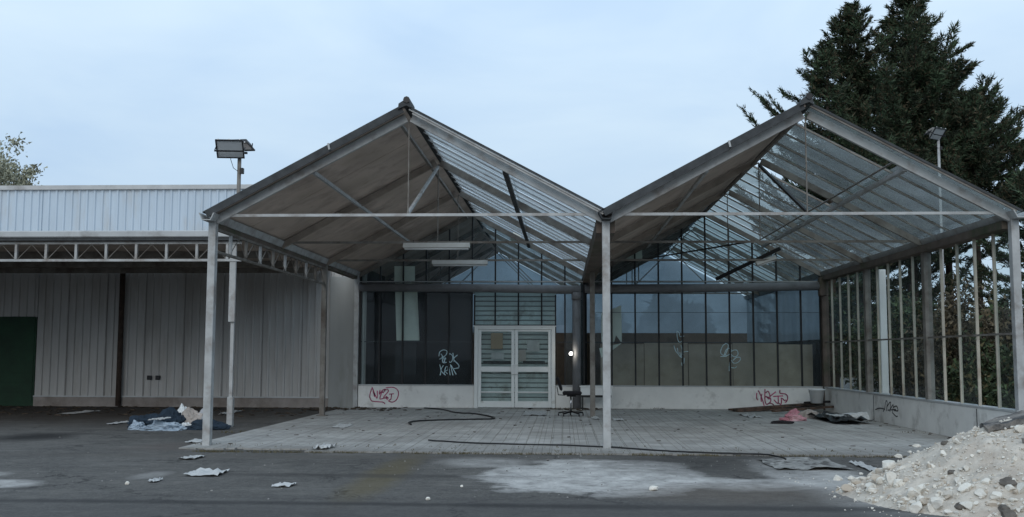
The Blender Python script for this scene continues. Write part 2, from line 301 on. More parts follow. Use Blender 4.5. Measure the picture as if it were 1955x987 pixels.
def paver_mat():
    m = mat('pavers', (.43, .42, .40), .9, 0, .2, 1.2)
    t = m.node_tree; b = t.nodes['Principled BSDF']; src = b.inputs['Base Color'].links[0].from_socket
    co = N(t, 'ShaderNodeTexCoord'); br = N(t, 'ShaderNodeTexBrick', Scale=1.0); br.offset = .5
    br.inputs['Brick Width'].default_value = .2; br.inputs['Row Height'].default_value = .2; br.inputs['Mortar Size'].default_value = .008; br.inputs['Mortar Smooth'].default_value = .4
    br.offset = 0.0
    br.inputs['Color1'].default_value = (.86, .86, .86, 1); br.inputs['Color2'].default_value = (1.08, 1.08, 1.08, 1); br.inputs['Mortar'].default_value = (.62, .60, .55, 1)
    wn = N(t, 'ShaderNodeTexNoise', Scale=1.4); wn2 = N(t, 'ShaderNodeVectorMath', operation='SCALE'); wn2.inputs['Scale'].default_value = .03
    ad = N(t, 'ShaderNodeVectorMath', operation='ADD'); t.links.new(co.outputs['Object'], wn.inputs['Vector']); t.links.new(wn.outputs['Color'], wn2.inputs[0]); t.links.new(wn2.outputs[0], ad.inputs[0]); t.links.new(co.outputs['Object'], ad.inputs[1])
    t.links.new(ad.outputs[0], br.inputs['Vector'])
    mm = N(t, 'ShaderNodeMixRGB', blend_type='MULTIPLY'); mm.inputs[0].default_value = 1; t.links.new(src, mm.inputs[1]); t.links.new(br.outputs['Color'], mm.inputs[2])
    nd = N(t, 'ShaderNodeTexNoise', Scale=.55, Detail=8.0, Roughness=.7); t.links.new(co.outputs['Object'], nd.inputs['Vector'])
    mr = N(t, 'ShaderNodeMapRange'); mr.inputs['From Min'].default_value = .47; mr.inputs['From Max'].default_value = .70; t.links.new(nd.outputs['Fac'], mr.inputs[0])
    m2 = N(t, 'ShaderNodeMixRGB'); t.links.new(mr.outputs[0], m2.inputs[0]); t.links.new(mm.outputs[0], m2.inputs[1]); m2.inputs[2].default_value = (.27, .255, .235, 1)
    sp = N(t, 'ShaderNodeSeparateXYZ'); t.links.new(co.outputs['Object'], sp.inputs[0])
    n4 = N(t, 'ShaderNodeTexNoise', Scale=2.2, Detail=9.0, Roughness=.75); t.links.new(co.outputs['Object'], n4.inputs['Vector'])
    a4 = N(t, 'ShaderNodeMath', operation='MULTIPLY_ADD'); a4.inputs[1].default_value = 3.2; t.links.new(n4.outputs['Fac'], a4.inputs[0]); t.links.new(sp.outputs[1], a4.inputs[2])
    m4 = N(t, 'ShaderNodeMapRange'); m4.inputs['From Min'].default_value = YE+1.25; m4.inputs['From Max'].default_value = YE+3.0; m4.inputs['To Min'].default_value = .85; m4.inputs['To Max'].default_value = 0; t.links.new(a4.outputs[0], m4.inputs[0])
    m5 = N(t, 'ShaderNodeMixRGB'); m5.inputs[2].default_value = (.17, .16, .145, 1); t.links.new(m4.outputs[0], m5.inputs[0]); t.links.new(m2.outputs[0], m5.inputs[1])
    n6 = N(t, 'ShaderNodeTexNoise', Scale=6.0, Detail=9.0, Roughness=.8); t.links.new(co.outputs['Object'], n6.inputs['Vector'])
    m6 = N(t, 'ShaderNodeMapRange'); m6.inputs['From Min'].default_value = .52; m6.inputs['From Max'].default_value = .72; m6.inputs['To Max'].default_value = .6; t.links.new(n6.outputs['Fac'], m6.inputs[0])
    m7 = N(t, 'ShaderNodeMixRGB'); m7.inputs[2].default_value = (.20, .19, .165, 1); t.links.new(m6.outputs[0], m7.inputs[0]); t.links.new(m5.outputs[0], m7.inputs[1])
    t.links.new(m7.outputs[0], b.inputs['Base Color'])
    bp = N(t, 'ShaderNodeBump', Strength=.5); bp.inputs['Distance'].default_value = .01; t.links.new(br.outputs['Fac'], bp.inputs['Height']); bp.invert = True; t.links.new(bp.outputs[0], b.inputs['Normal'])
    return m
paver_mat()
p = MB(); n = 90
for i in range(n):
    x0 = -6.0+(XR+.35+6.0)*i/n; x1 = -6.0+(XR+.35+6.0)*(i+1)/n - .004
    jit = rnd.uniform(-.05, .05) + (.12*rnd.random() if rnd.random() < .2 else 0)
    ye = YE + jit + (.0 if x0 > -4 else .35)
    p.box((x0, ye, -.12), (x1, Y3+.3, 0.0+rnd.uniform(-.003, .003)))
tag(p.build('pavement', 'pavers'), kind='structure')

# ------------------------------------------------------------------ warehouse
WY = 28.70; WH = 6.15; WX0 = -30
wh = empty('warehouse', (-14, WY, GZ), 'long ribbed metal warehouse, white above and grey below, with a green door', 'building')
def ribbed(x0, x1, y, z0, z1, pitch=.222, dep=.035):
    m = MB(); pts = []; x = x0
    while x < x1:
        for dx, dy in ((0, 0), (.13, 0), (.15, -dep), (.20, -dep)): pts.append((min(x+dx, x1), y+dy))
        x += pitch
    o = 0; vs = []; fs = []
    for (a, b_) in pts: vs += [(a, b_, z0), (a, b_, z1)]
    for i in range(len(pts)-1): fs.append((2*i, 2*i+2, 2*i+3, 2*i+1))
    m.poly(vs, fs); return m
DX1 = PY(68, 700, WY).x; DZ = PY(60, 605, WY).z
ZC = 3.86
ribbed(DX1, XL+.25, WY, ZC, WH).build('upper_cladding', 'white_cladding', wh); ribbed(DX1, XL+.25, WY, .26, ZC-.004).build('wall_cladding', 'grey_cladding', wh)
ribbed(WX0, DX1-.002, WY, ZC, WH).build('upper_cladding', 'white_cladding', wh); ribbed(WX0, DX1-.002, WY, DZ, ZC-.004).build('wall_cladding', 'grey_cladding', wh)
MB().box((WX0, WY+.05, GZ), (DX1-.002, WY+12, WH-.02)).box((DX1, WY+.05, .2), (XL+.24, WY+12, WH-.02)).build('wall_core', 'interior_dark', wh)
MB().box((DX1, WY-.05, GZ-.05), (XL-.1, WY+.10, .24)).build('plinth', 'plinth', wh)
MB().box((DX1, WY-.075, .24), (XL-.1, WY+.02, .275)).build('drip_flashing', 'cap_flashing', wh)
MB().box((WX0, WY-.10, WH-.06), (XL+.3, WY+.25, WH+.06)).build('cap_flashing', 'cap_flashing', wh)
dr = MB().box((DX1-1.9, WY-.02, GZ), (DX1-.01, WY+.03, DZ-.01)).build('door', 'green_paint', wh, bevel=.005)
fr = MB()
for k in range(9): fr.box((DX1-1.85, WY-.035, .1+k*.27), (DX1-.06, WY-.02, .32+k*.27))
fr.build('door_panel', 'green_paint', dr)
lp = MB()
for xx in range(8): x_ = DX1+.9+xx*1.11; lp.box((x_, WY-.042, .28), (x_+.012, WY-.036, ZC-.1))
lp.build('sheet_lap', 'galvanised_old', wh)
# pipe on wall, two vents
q = PY(226, 768, WY-.12); MB().tube([(q.x, WY-.14, 0), (q.x, WY-.14, 3.75)], .075, 10).build('downpipe', 'rust', wh, smooth=True)
for px in (285, 301):
    q = PY(px, 721, WY-.06); vn = MB().box((q.x-.065, WY-.075, q.z-.06), (q.x+.065, WY-.03, q.z+.06)).build('vent', 'black_plastic', wh, bevel=.008)
    l = MB()
    for k in range(4): l.box((q.x-.055, WY-.085, q.z-.05+k*.028), (q.x+.055, WY-.077, q.z-.038+k*.028))
    l.build('louvre', 'dark_steel', vn)
a = PY(629, 600, WY-.1).x; MB().box((a, WY-.09, GZ), (XL-.07, WY-.045, 3.6)).build('corner_flashing', 'corner_grey', wh, bevel=.01)

# canopy along the warehouse
CY = 20.95
cn = empty('canopy', (-12, CY, GZ), 'flat canopy on a pale steel lattice girder running along the warehouse front', 'canopy')
CX1 = PY(462, 480, CY).x; zt = PY(300, 464, CY).z; zb = PY(300, 497, CY).z
MB().box((WX0, CY-.05, zt-.025), (CX1, CY+.0, zt+.025)).build('top_chord', 'galvanised', cn)
MB().box((WX0, CY-.05, zb-.025), (CX1, CY+.0, zb+.025)).build('bottom_chord', 'galvanised', cn)
x = PY(435, 480, CY).x; k = 0
while x > -14.5:
    MB().beam((x, CY-.025, zb+.02), (x, CY-.025, zt-.02), .05, .06, (0, 1, 0)).build('lattice_upright', 'galvanised', cn)
    xa, xb = x, x-.634; xm = (xa+xb)/2
    MB().tube([(xa-.03, CY-.02, zb+.03), (xm, CY-.02, zt-.03), (xb+.03, CY-.02, zb+.03)], .008, 5).build('lattice_brace', 'galvanised_old', cn)
    x -= .634; k += 1
MB().box((WX0, CY-.02, zt+.03), (CX1+.1, WY-.06, zt+.09)).build('roof_deck', 'roof_board', cn)
gt = MB().box((WX0, CY-.20, zt+.10), (CX1+.12, CY-.02, zt+.24)); gt.build('gutter', 'cap_flashing', cn, bevel=.02)
MB().box((WX0, CY-.16, zt+.04), (CX1+.10, CY-.03, zt+.098)).build('fascia', 'dark_felt', cn)
for yy in (23.0, 25.4, 27.4): MB().box((WX0, yy-.04, zt-.12), (CX1, yy+.04, zt+.028)).build('roof_beam', 'galvanised_old', cn)
# canopy post & floodlight mast
pb = G(449, 813, GZ); PXX = pb.x; PYY = CY+.06
MB().beam((PXX, PYY, GZ), (PXX, PYY, zt+.03), .07, .07).build('post', 'galvanised', cn)
MB().beam((PXX, PYY, GZ), (PXX, PYY, .58), .12, .12).build('post_foot', 'galvanised', cn, bevel=.01)
zz = PY(450, 615, PYY).z; MB().box((PXX-.075, PYY-.09, zz), (PXX+.06, PYY-.04, zt-.02)).build('downpipe_box', 'galvanised', cn, bevel=.01)

def flood_pole(x, y, z0, z1, label, sc=1., rot=0., m='galvanised_old', hm_='dark_steel'):
    root = empty('floodlight_mast', (x, y, z0), label, 'floodlight', 'floodlight masts')
    MB().tube([(x, y, z0), (x, y, z1)], .042*sc, 10).build('pole', m, root, smooth=True)
    MB().beam((x-.10*sc, y, z1+.02), (x+.16*sc, y, z1+.02), .05*sc, .04*sc).build('crossbar', 'dark_steel', root)
    MB().box((x+.03*sc, y-.06*sc, z1-.42*sc), (x+.10*sc, y+.03*sc, z1-.30*sc)).build('junction_box', 'black_plastic', root, bevel=.008)
    cb = [(x-.13*sc, y-.05, z1+.04), (x-.17*sc, y-.05, z1-.12*sc), (x-.11*sc, y-.04, z1-.3*sc), (x, y-.03, z1-.38*sc)]
    MB().tube(cb, .007*sc, 6).build('cable', 'black_plastic', root)
    for i, (ox, oy, oz, til, wv) in enumerate(((-.13, -.20, .10, R(-52), .54), (-.05, .16, .25, R(-12), .50))):
        Mx = Matrix.Translation((x+ox*sc, y+oy*sc, z1+oz*sc)) @ Matrix.Rotation(rot+(0.12 if i == 0 else -.1), 4, 'Z') @ Matrix.Rotation(til, 4, 'X')
        def tr(mb): mb.v = [tuple(Mx @ Vector(p)) for p in mb.v]; return mb
        W_, D_, H_ = wv*sc/2, .19*sc, .055*sc
        hb = MB(); hb.poly([(-W_,-D_,-H_),(W_,-D_,-H_),(W_,D_,-H_),(-W_,D_,-H_),(-W_*.72,-D_*.6,H_),(W_*.72,-D_*.6,H_),(W_*.72,D_*.6,H_),(-W_*.72,D_*.6,H_)],
            [(0,3,2,1),(4,5,6,7),(0,1,5,4),(1,2,6,5),(2,3,7,6),(3,0,4,7)])
        hd = tr(hb).build('lamp_housing', hm_, root, bevel=.008*sc)
        rim = MB(); 
        for a_, b_ in (((-W_-.01,-D_-.02,-H_-.03),(W_+.01,-D_,-H_)), ((-W_-.01,D_,-H_-.03),(W_+.01,D_+.02,-H_)), ((-W_-.01,-D_,-H_-.03),(-W_+.015,D_,-H_)), ((W_-.015,-D_,-H_-.03),(W_+.01,D_,-H_))): rim.box(a_, b_)
        tr(rim).build('lamp_frame', 'black_plastic', hd)
        tr(MB().box((-W_+.016, -D_+.001, -H_-.012), (W_-.016, D_-.001, -H_-.003))).build('lens', 'lens', hd)
        br_ = MB(); s_ = 1
        for sx in (-1, 1): br_.beam((sx*(W_+.025), 0, 0), (sx*(W_+.025), 0, -.16*sc), .012, .03)
        br_.beam((-W_-.03, 0, -.165*sc), (W_+.03, 0, -.165*sc), .03, .012)
        tr(br_).build('bracket', 'dark_steel', hd)
        for cx in (-.8, 0, .8): tr(MB().box((cx*W_-.012, -D_-.035, -H_-.02), (cx*W_+.012, -D_-.02, -H_+.0))).build('clip', 'pvc_white', hd)
    return root
lm = mat('lens', (.42, .45, .47), .12, 0, .1, 3, spec=.9)
ztop = PY(455, 294, PYY).z
flood_pole(PXX+.045, PYY, zt+.25, ztop, 'grey mast with two black floodlights rising above the canopy end')

# ------------------------------------------------------------------ glasshouse
gh = empty('glasshouse', (XM, Y0, 0), 'derelict twin gabled steel and glass greenhouse with an open front porch', 'greenhouse')
def P(mb, name, m, par=None, **k): return mb.build(name, m, par or gh, **k)
YI = Y3+12.0
# posts
for (x_, y_, z_, mm, wd) in ((XL, Y0, GZ, 'galvanised', .135), (XM, Y0, GZ, 'galvanised', .135), (XR, Y0, GZ, 'galvanised', .135), (XL, Y2, 0, 'galvanised_old', .13), (XM, Y2, 0, 'galvanised_old', .13),
                         (XR, Y1, .5, 'galvanised_old', .16), (XR, Y2, .5, 'galvanised_old', .15), (XL, Y3-.05, 0, 'galvanised', .14), (XR-.02, Y3-.08, 0, 'brown_gutter', .2)):
    po = P(MB().beam((x_, y_, z_), (x_, y_, EA-.02), wd*.9, wd, (0, 1, 0)), 'post', mm, bevel=.006)
    if y_ == Y0 or (y_ == Y2 and x_ < XR): MB().box((x_-.12, y_-.12, max(z_, GZ)), (x_+.12, y_+.12, max(z_, GZ)+.012)).build('base_plate', mm, po)
# slopes: helper giving slope points. side: (eave x, ridge x)
sl_off = .10
def slope_pt(ex, rx, s, y, off=0):
    d = Vector((rx-ex, 0, RI-EA)); L = d.length; nrm = Vector((-(RI-EA)*(1 if rx > ex else -1), 0, abs(rx-ex))).normalized()
    return Vector((ex, y, EA)) + d*s + nrm*off
ridge1, ridge2 = XL+3.2, XM+3.2
slopes = [(XL, ridge1, 'board'), (XM, ridge1, 'glass'), (XM, ridge2, 'board'), (XR, ridge2, 'dirty')]
ovh = .22
for si, (ex, rx, kind) in enumerate(slopes):
    sg = 1 if rx > ex else -1
    # rafters
    for i, y in enumerate((Y0, Y1, Y2, Y3-.05)):
        a_ = slope_pt(ex, rx, .012, y, -.01); b_ = slope_pt(ex, rx, .985, y, -.01)
        m_ = 'galvanised' if i == 0 else ('galvanised_old' if kind != 'board' or i == 3 else 'brown_rafter')
        if m_ == 'brown_rafter' and m_ not in MATS: mat('brown_rafter', (.30, .25, .21), .8, 0, .25, 3)
        P(MB().beam(a_, b_, .07, .13 if i == 0 else .12), 'rafter', m_)
    # mid purlins
    pm = {'board': 'galvanised', 'glass': 'dark_felt', 'dirty': 'galvanised'}[kind]
    P(MB().beam(slope_pt(ex, rx, .5, Y0+.04, -.06), slope_pt(ex, rx, .5, Y3, -.06), .08 if kind != 'board' else .05, .06), 'purlin', pm)
    if kind == 'board': P(MB().beam(slope_pt(ex, rx, .95, Y0+.04, -.04), slope_pt(ex, rx, .95, Y3, -.04), .05, .05), 'purlin', 'galvanised_old')
    if kind == 'dirty':
        P(MB().tube([slope_pt(ex, rx, .56, Y0+.04, -.05), slope_pt(ex, rx, .56, Y3, -.05)], .018, 6), 'tension_rod', 'galvanised_old')
    if kind == 'board':
        nn = 24; mb = MB()
        ys = [Y0-ovh+(YI-Y0+ovh)*k/nn for k in range(nn+1)]
        for k in range(nn):
            j = [slope_pt(ex, rx, 0.0, ys[k], .07+.004*(k % 2)), slope_pt(ex, rx, 1.0, ys[k], .07+.004*(k % 2)), slope_pt(ex, rx, 1.0, ys[k+1]-.006, .07+.004*(k % 2)), slope_pt(ex, rx, 0.0, ys[k+1]-.006, .07+.004*(k % 2))]
            nv = Vector((-(RI-EA)*sg, 0, 3.2)).normalized()*.05
            mb.poly(j+[q_+nv for q_ in j], [(0,3,2,1),(4,5,6,7),(0,1,5,4),(1,2,6,5),(2,3,7,6),(3,0,4,7)])
        P(mb, 'roof_boarding', 'roof_board')
        # dark felt on top, barge edge
        j = [slope_pt(ex, rx, -.01, Y0-ovh-.03, .135), slope_pt(ex, rx, 1.0, Y0-ovh-.03, .135), slope_pt(ex, rx, 1.0, YI, .135), slope_pt(ex, rx, -.01, YI, .135)]
        nv = Vector((-(RI-EA)*sg, 0, 3.2)).normalized()*.02
        P(MB().poly(j+[q_+nv for q_ in j], [(0,3,2,1),(4,5,6,7),(0,1,5,4),(1,2,6,5),(2,3,7,6),(3,0,4,7)]), 'roof_felt', 'dark_felt')
        P(MB().beam(slope_pt(ex, rx, .0, Y0-ovh-.02, .085), slope_pt(ex, rx, .99, Y0-ovh-.02, .085), .025, .10), 'barge_board', 'dark_felt')
        s_ = .62; P(MB().beam(slope_pt(ex, rx, s_, Y0-ovh-.06, .06), slope_pt(ex, rx, s_+.008, Y0-ovh-.06, .16), .03, .03), 'clip', 'galvanised')
    else:
        gm = 'glass_roof' if kind == 'glass' else 'glass_roof_dirty'
        y = Y0-ovh; k = 0; mb = MB(); step = .66 if kind == 'glass' else .8
        first = Y0-ovh; yl = [first, Y0+.18]
        while yl[-1] < YI-step: yl.append(yl[-1]+step)
        for k in range(len(yl)-1):
            for (s0, s1) in ((.0, .5), (.5, 1.0)):
                o1, o2 = rnd.uniform(.082, .09), rnd.uniform(.082, .09)
                if rnd.random() < (.0 if kind == 'glass' else .02): continue
                up_ = .008 if s0 else 0
                a1, a2, a3, a4 = slope_pt(ex, rx, s0, yl[k]+.01, o1+up_), slope_pt(ex, rx, s1+.01, yl[k]+.01, o2+up_), slope_pt(ex, rx, s1+.01, yl[k+1]-.01, o2+up_), slope_pt(ex, rx, s0, yl[k+1]-.01, o1+up_)
                mb.poly([a1, a2, a3, a4], [(0, 1, 2, 3)])
        P(mb, 'roof_glass', gm)
        for k, yy in enumerate(yl):
            bm_ = 'galvanised' if kind == 'glass' else 'galvanised_old'
            P(MB().beam(slope_pt(ex, rx, .02, yy, .066), slope_pt(ex, rx, 1.0, yy, .066), .03, .020 if kind == 'glass' else .030), 'glazing_bar', bm_)
        P(MB().beam(slope_pt(ex, rx, .0, Y0-ovh-.015, .10), slope_pt(ex, rx, 1.0, Y0-ovh-.015, .10), .03, .035), 'barge_trim', 'dark_felt')
        if kind == 'glass':
            P(MB().beam(slope_pt(ex, rx, .02, Y0-ovh+.02, .05), slope_pt(ex, rx, .98, Y0-ovh+.02, .05), .03, .05), 'verge_bar', 'galvanised')
# ridge caps
for rx in (ridge1, ridge2):
    mb = MB(); pr = [(-.14, .01), (-.13, .10), (-.04, .16), (0, .19), (.03, .16), (.055, .11), (.07, .04), (.05, .04), (0, .07), (-.1, .03)]
    pr = [(a_, b_+.04) for a_, b_ in pr]
    mb.poly([(rx+a_, Y0-ovh-.08, RI+b_) for a_, b_ in pr]+[(rx+a_, YI, RI+b_) for a_, b_ in pr],
            [(i, (i+1) % 10, 10+(i+1) % 10, 10+i) for i in range(10)]+[tuple(range(10))[::-1], tuple(range(10, 20))])
    P(mb, 'ridge_cap', 'dark_felt')
    P(MB().tube([(rx, Y0-ovh-.1, RI+.20), (rx, Y0+.25, RI+.20)], .055, 8), 'ridge_finial', 'black_plastic')
# eave lines: gutters
def gutter(x, wd, m, y0, y1, dep=.11):
    mb = MB(); h = wd/2
    pr = [(-h, .06), (-h*.55, -.06), (h*.55, -.06), (h, .06), (h-.02, .06), (h*.5, -.045), (-h*.5, -.045), (-h+.02, .06)]
    mb.poly([(x+a_, y0, EA+.04+b_) for a_, b_ in pr]+[(x+a_, y1, EA+.04+b_) for a_, b_ in pr], [(i, (i+1) % 8, 8+(i+1) % 8, 8+i) for i in range(8)]+[(0, 1, 6, 7), (1, 2, 5, 6), (2, 3, 4, 5), (8, 15, 14, 9), (9, 14, 13, 10), (10, 13, 12, 11)])
    P(mb, 'gutter', m)
gutter(XL-.02, .26, 'galvanised', Y0-.3, YI); gutter(XM, .26, 'dark_felt', Y0-.3, YI); gutter(XR+.02, .28, 'galvanised', Y0-.3, YI)
P(MB().box((XM-.15, Y0+.10, EA-.20), (XM+.15, Y3-.08, EA+.03)), 'valley_beam', 'brown_gutter')
P(MB().box((XR-.14, Y0+.09, EA-.15), (XR+.10, Y3-.2, EA-.02)), 'eave_beam', 'brown_gutter')
P(MB().box((XL-.10, Y0+.09, EA-.1), (XL+.03, Y3-.2, EA-.022)), 'eave_beam', 'brown_gutter')
# lattice girder on the left line
for z_, nm in ((3.50, 'top_chord'), (3.13, 'bottom_chord')): P(MB().box((XL-.03, Y0+.07, z_-.02), (XL+.03, Y2+.0, z_+.02)), nm, 'galvanised_old')
yy = Y0+.9; k = 0
while yy < Y2-.1:
    P(MB().beam((XL, yy, 3.15), (XL, yy, 3.48), .05, .04, (0, 1, 0)), 'lattice_upright', 'galvanised_old' if k % 2 else 'galvanised')
    P(MB().tube([(XL, yy, 3.16), (XL, yy+.44, 3.47), (XL, yy+.86, 3.16)], .009, 5), 'lattice_brace', 'galvanised_old')
    yy += .88; k += 1
# truss ties, king rods, diagonal braces
for (rx, ex) in ((ridge1, XL), (ridge2, XM)):
    for i, y in enumerate((Y0, Y1, Y2)):
        z_ = EA+.09 if i == 0 else EA+.075
        dx = .16
        P(MB().beam((ex+dx+.03, y, z_), (ex+6.4-dx-.03, y, z_), .035, .045), 'tie_beam', 'galvanised' if i < 1 else 'galvanised_old')
        P(MB().tube([(rx, y, z_), (rx, y, RI-.06)], .011, 6), 'king_rod', 'galvanised_old')
    P(MB().beam((rx, Y0+.04, EA+.13), (rx, Y1-.03, RI-.12), .045, .05), 'diagonal_brace', 'galvanised' if ex == XL else 'dark_steel')
    if ex == XM:
        P(MB().beam((rx-.1, Y1+.1, EA+.10), (rx-2.2, Y3-.3, EA+.35), .03, .03), 'diagonal_brace', 'dark_steel')
# back facade ---------------------------------------------------------
LW = .60
dxa, dxb = PY(906, 700, Y3).x, PY(1060, 700, Y3).x
DH = PY(985, 624, Y3).z
lwl = P(MB().box((XL+.07, Y3-.06, 0), (dxa-.005, Y3+.14, LW)), 'low_wall', 'render_wall', bevel=.01)
lwr = P(MB().box((dxb+.005, Y3-.06, 0), (XR-.10, Y3+.14, LW)), 'low_wall', 'render_wall', bevel=.01)
P(MB().box((XL+.07, Y3-.075, LW+.002), (dxa-.006, Y3+.1, LW+.03)), 'sill', 'cap_flashing'); P(MB().box((dxb+.006, Y3-.075, LW+.002), (XR-.10, Y3+.1, LW+.03)), 'sill', 'cap_flashing')
def roof_z(x):
    if x < XM: r_ = ridge1
    else: r_ = ridge2
    return RI-(RI-EA)*abs(x-r_)/3.2
bars = []
for ex, off in ((XL, 0), (XM, 0)):
    k = 1
    while k < 10:
        bars.append(ex+.64*k); k += 1
bars += [XL+.10, XM-.12, XM+.12, XR-.12]
bars.sort()
for x_ in bars:
    z0 = LW+.03
    if dxa-.05 < x_ < dxb+.05: z0 = DH+.045
    z1 = roof_z(x_)-.03
    P(MB().box((x_-.021, Y3-.035, z0-.01), (x_+.021, Y3+.03, z1)), 'mullion', 'dark_steel')
for x_ in (dxa-.01, dxb+.01): P(MB().box((x_-.02, Y3-.030, LW+.03), (x_+.02, Y3+.03, 3.1)), 'mullion', 'dark_steel')
allb = sorted(bars+[XL+.1])
for i in range(len(bars)-1):
    a_, b_ = bars[i]+.02, bars[i+1]-.02
    z0 = LW+.035
    xm = (a_+b_)/2
    if b_-a_ < .05: continue
    if dxa < xm < dxb or (a_ < dxa < b_) or (a_ < dxb < b_): z0 = DH+.05
    if abs(xm-XM) < .1: continue
    za, zb_ = roof_z(a_)-.03, roof_z(b_)-.03
    ty = rnd.uniform(-.006, .006); tz = rnd.uniform(-.012, .012)
    zs = 1.82 if z0 < 1 else None
    pts = [(a_, Y3-ty, z0), (b_, Y3+ty, z0), (b_, Y3+ty+tz, zb_), (a_, Y3-ty+tz, za)]
    fcs = [(0, 1, 2, 3)]
    if (a_ < ridge1 < b_) or (a_ < ridge2 < b_):
        rx = ridge1 if a_ < ridge1 < b_ else ridge2
        pts = pts[:3]+[(rx, Y3+tz, RI-.04)]+pts[3:]; fcs = [(0, 1, 2, 3, 4)]
    P(MB().poly(pts, fcs), 'glass_pane', 'glass_wall')
for (a_, c_) in ((XL+.07, XM-.1), (XM+.1, XR-.1)): P(MB().box((a_, Y3-.055, EA-.175), (c_, Y3-.037, EA-.145)), 'transom', 'galvanised')
# transom joints in the glass at mid height
for (a_, c_, z_) in ((XL+.1, dxa-.04, 1.80), (dxb+.04, XR-.12, 1.80)): P(MB().box((a_, Y3+.035, z_-.012), (c_, Y3+.05, z_+.012)), 'glazing_joint', 'dark_felt')
P(MB().box((XM+.2, Y3+.035, 2.62-.006), (XR-.12, Y3+.045, 2.62+.006)), 'glazing_joint', 'dark_felt')
# big pipe with down leg
zp = PY(900, 551, Y3-.3).z; xp = PY(1101, 700, Y3-.3).x
mb = MB().tube([(XL+.1, Y3-.28, zp+.04), (-2, Y3-.28, zp+.01), (xp+.12, Y3-.28, zp-.03)], .115, 16); P(mb, 'rainwater_pipe', 'pipe_grey', smooth=True)
mb = MB().tube([(XM-.1, Y3-.30, zp-.0), (3.5, Y3-.30, zp+.01), (XR-.12, Y3-.30, zp+.07)], .115, 16); P(mb, 'rainwater_pipe', 'pipe_grey', smooth=True)
P(MB().tube([(xp, Y3-.28, 0), (xp, Y3-.28, zp-.1)], .115, 16), 'downpipe', 'pipe_grey', smooth=True)
P(MB().tube([(xp, Y3-.28, zp-.30), (xp, Y3-.28, zp-.1)], .135, 16), 'pipe_collar', 'pipe_grey', smooth=True)
P(MB().box((XR-.22, Y3-.42, zp-.2), (XR-.02, Y3-.2, zp+.3)), 'hopper_box', 'brown_gutter', bevel=.02)
# ---- door ------------------------------------------------------------
FY = Y3-.10
ds = empty('double_door', ((dxa+dxb)/2, FY, 0), 'white double glazed entrance doors in the middle of the back glass wall, slatted shutter behind', 'door')
ds.parent = gh; ds.matrix_parent_inverse = gh.matrix_basis.inverted()
for k_ in ('category', 'label'):
    if k_ in ds: del ds[k_]
def D(mb, name, m, **k):
    o = mb.build(name, m, None, **k); o.parent = ds; o.matrix_parent_inverse = (Matrix.Translation(ds.location)).inverted(); return o
ds.matrix_parent_inverse = Matrix.Identity(4); ds.location = Vector(((dxa+dxb)/2, FY, 0))-gh.location
def D(mb, name, m, bevel=0, loc=None):
    c = Vector(((dxa+dxb)/2, FY, 0)); mb.v = [tuple(Vector(p)-c) for p in mb.v]
    o = mb.build(name, m, None, bevel=bevel); o.parent = ds; return o
D(MB().box((dxa, FY-.03, 0), (dxa+.10, FY+.12, DH)).box((dxb-.10, FY-.03, 0), (dxb, FY+.12, DH)).box((dxa+.1005, FY-.028, DH-.07), (dxb-.1005, FY+.12, DH)), 'door_frame', 'door_white', bevel=.006)
D(MB().box((dxa-.03, FY-.045, DH+.002), (dxb+.03, FY+.02, DH+.03)), 'drip_cap', 'pvc_white')
mid = (dxa+dxb)/2
zq = lambda py: PY(985, py, FY).z
rails = [(.02, zq(766)), (zq(750.5), zq(747.5)), (zq(710), zq(700)), (zq(633), DH-.075)]
for s_ in (-1, 1):
    x0, x1 = (dxa+.105, mid-.006) if s_ < 0 else (mid+.006, dxb-.105)
    lf = MB().box((x0, FY, .02), (x0+.085, FY+.05, DH-.076)).box((x1-.085, FY, .02), (x1, FY+.05, DH-.076))
    for (a_, b_) in rails: lf.box((x0+.0855, FY+.001, a_), (x1-.0855, FY+.049, b_))
    D(lf, 'door_leaf', 'door_white', bevel=.004)
    hx = x1-.09 if s_ < 0 else x0-.02; z_ = zq(705)
    D(MB().box((hx, FY-.05, z_-.14), (hx+.11, FY-.002, z_+.14)), 'handle_plate', 'pvc_white', bevel=.01)
    D(MB().poly([(x0+.08, FY+.022, .2), (x1-.08, FY+.022, .2), (x1-.08, FY+.022, DH-.1), (x0+.08, FY+.022, DH-.1)], [(0, 1, 2, 3)]), 'door_glass', 'glass_side')
    D(MB().tube([(x0+.07, FY-.015, zq(749)), (x1-.07, FY-.015, zq(749))], .012, 6), 'push_bar', 'pvc_white')
for (pa, pb_, pc, pd, m_) in ((937, 636, 960, 666, 'board_tan'), (938, 673, 962, 686, 'paper_grey'), (1006, 650, 1030, 671, 'paper_grey'), (990, 668, 1004, 690, 'cloth_beige'), (939, 708, 957, 712, 'paper_grey'), (998, 689, 1040, 695, 'dark_felt'), (922, 689, 975, 694, 'dark_felt')):
    a_ = PY(pa, pd, FY+.03); b_ = PY(pc, pb_, FY+.03); D(MB().box((a_.x, FY+.029, a_.z), (b_.x, FY+.034, b_.z)), 'taped_paper', m_)
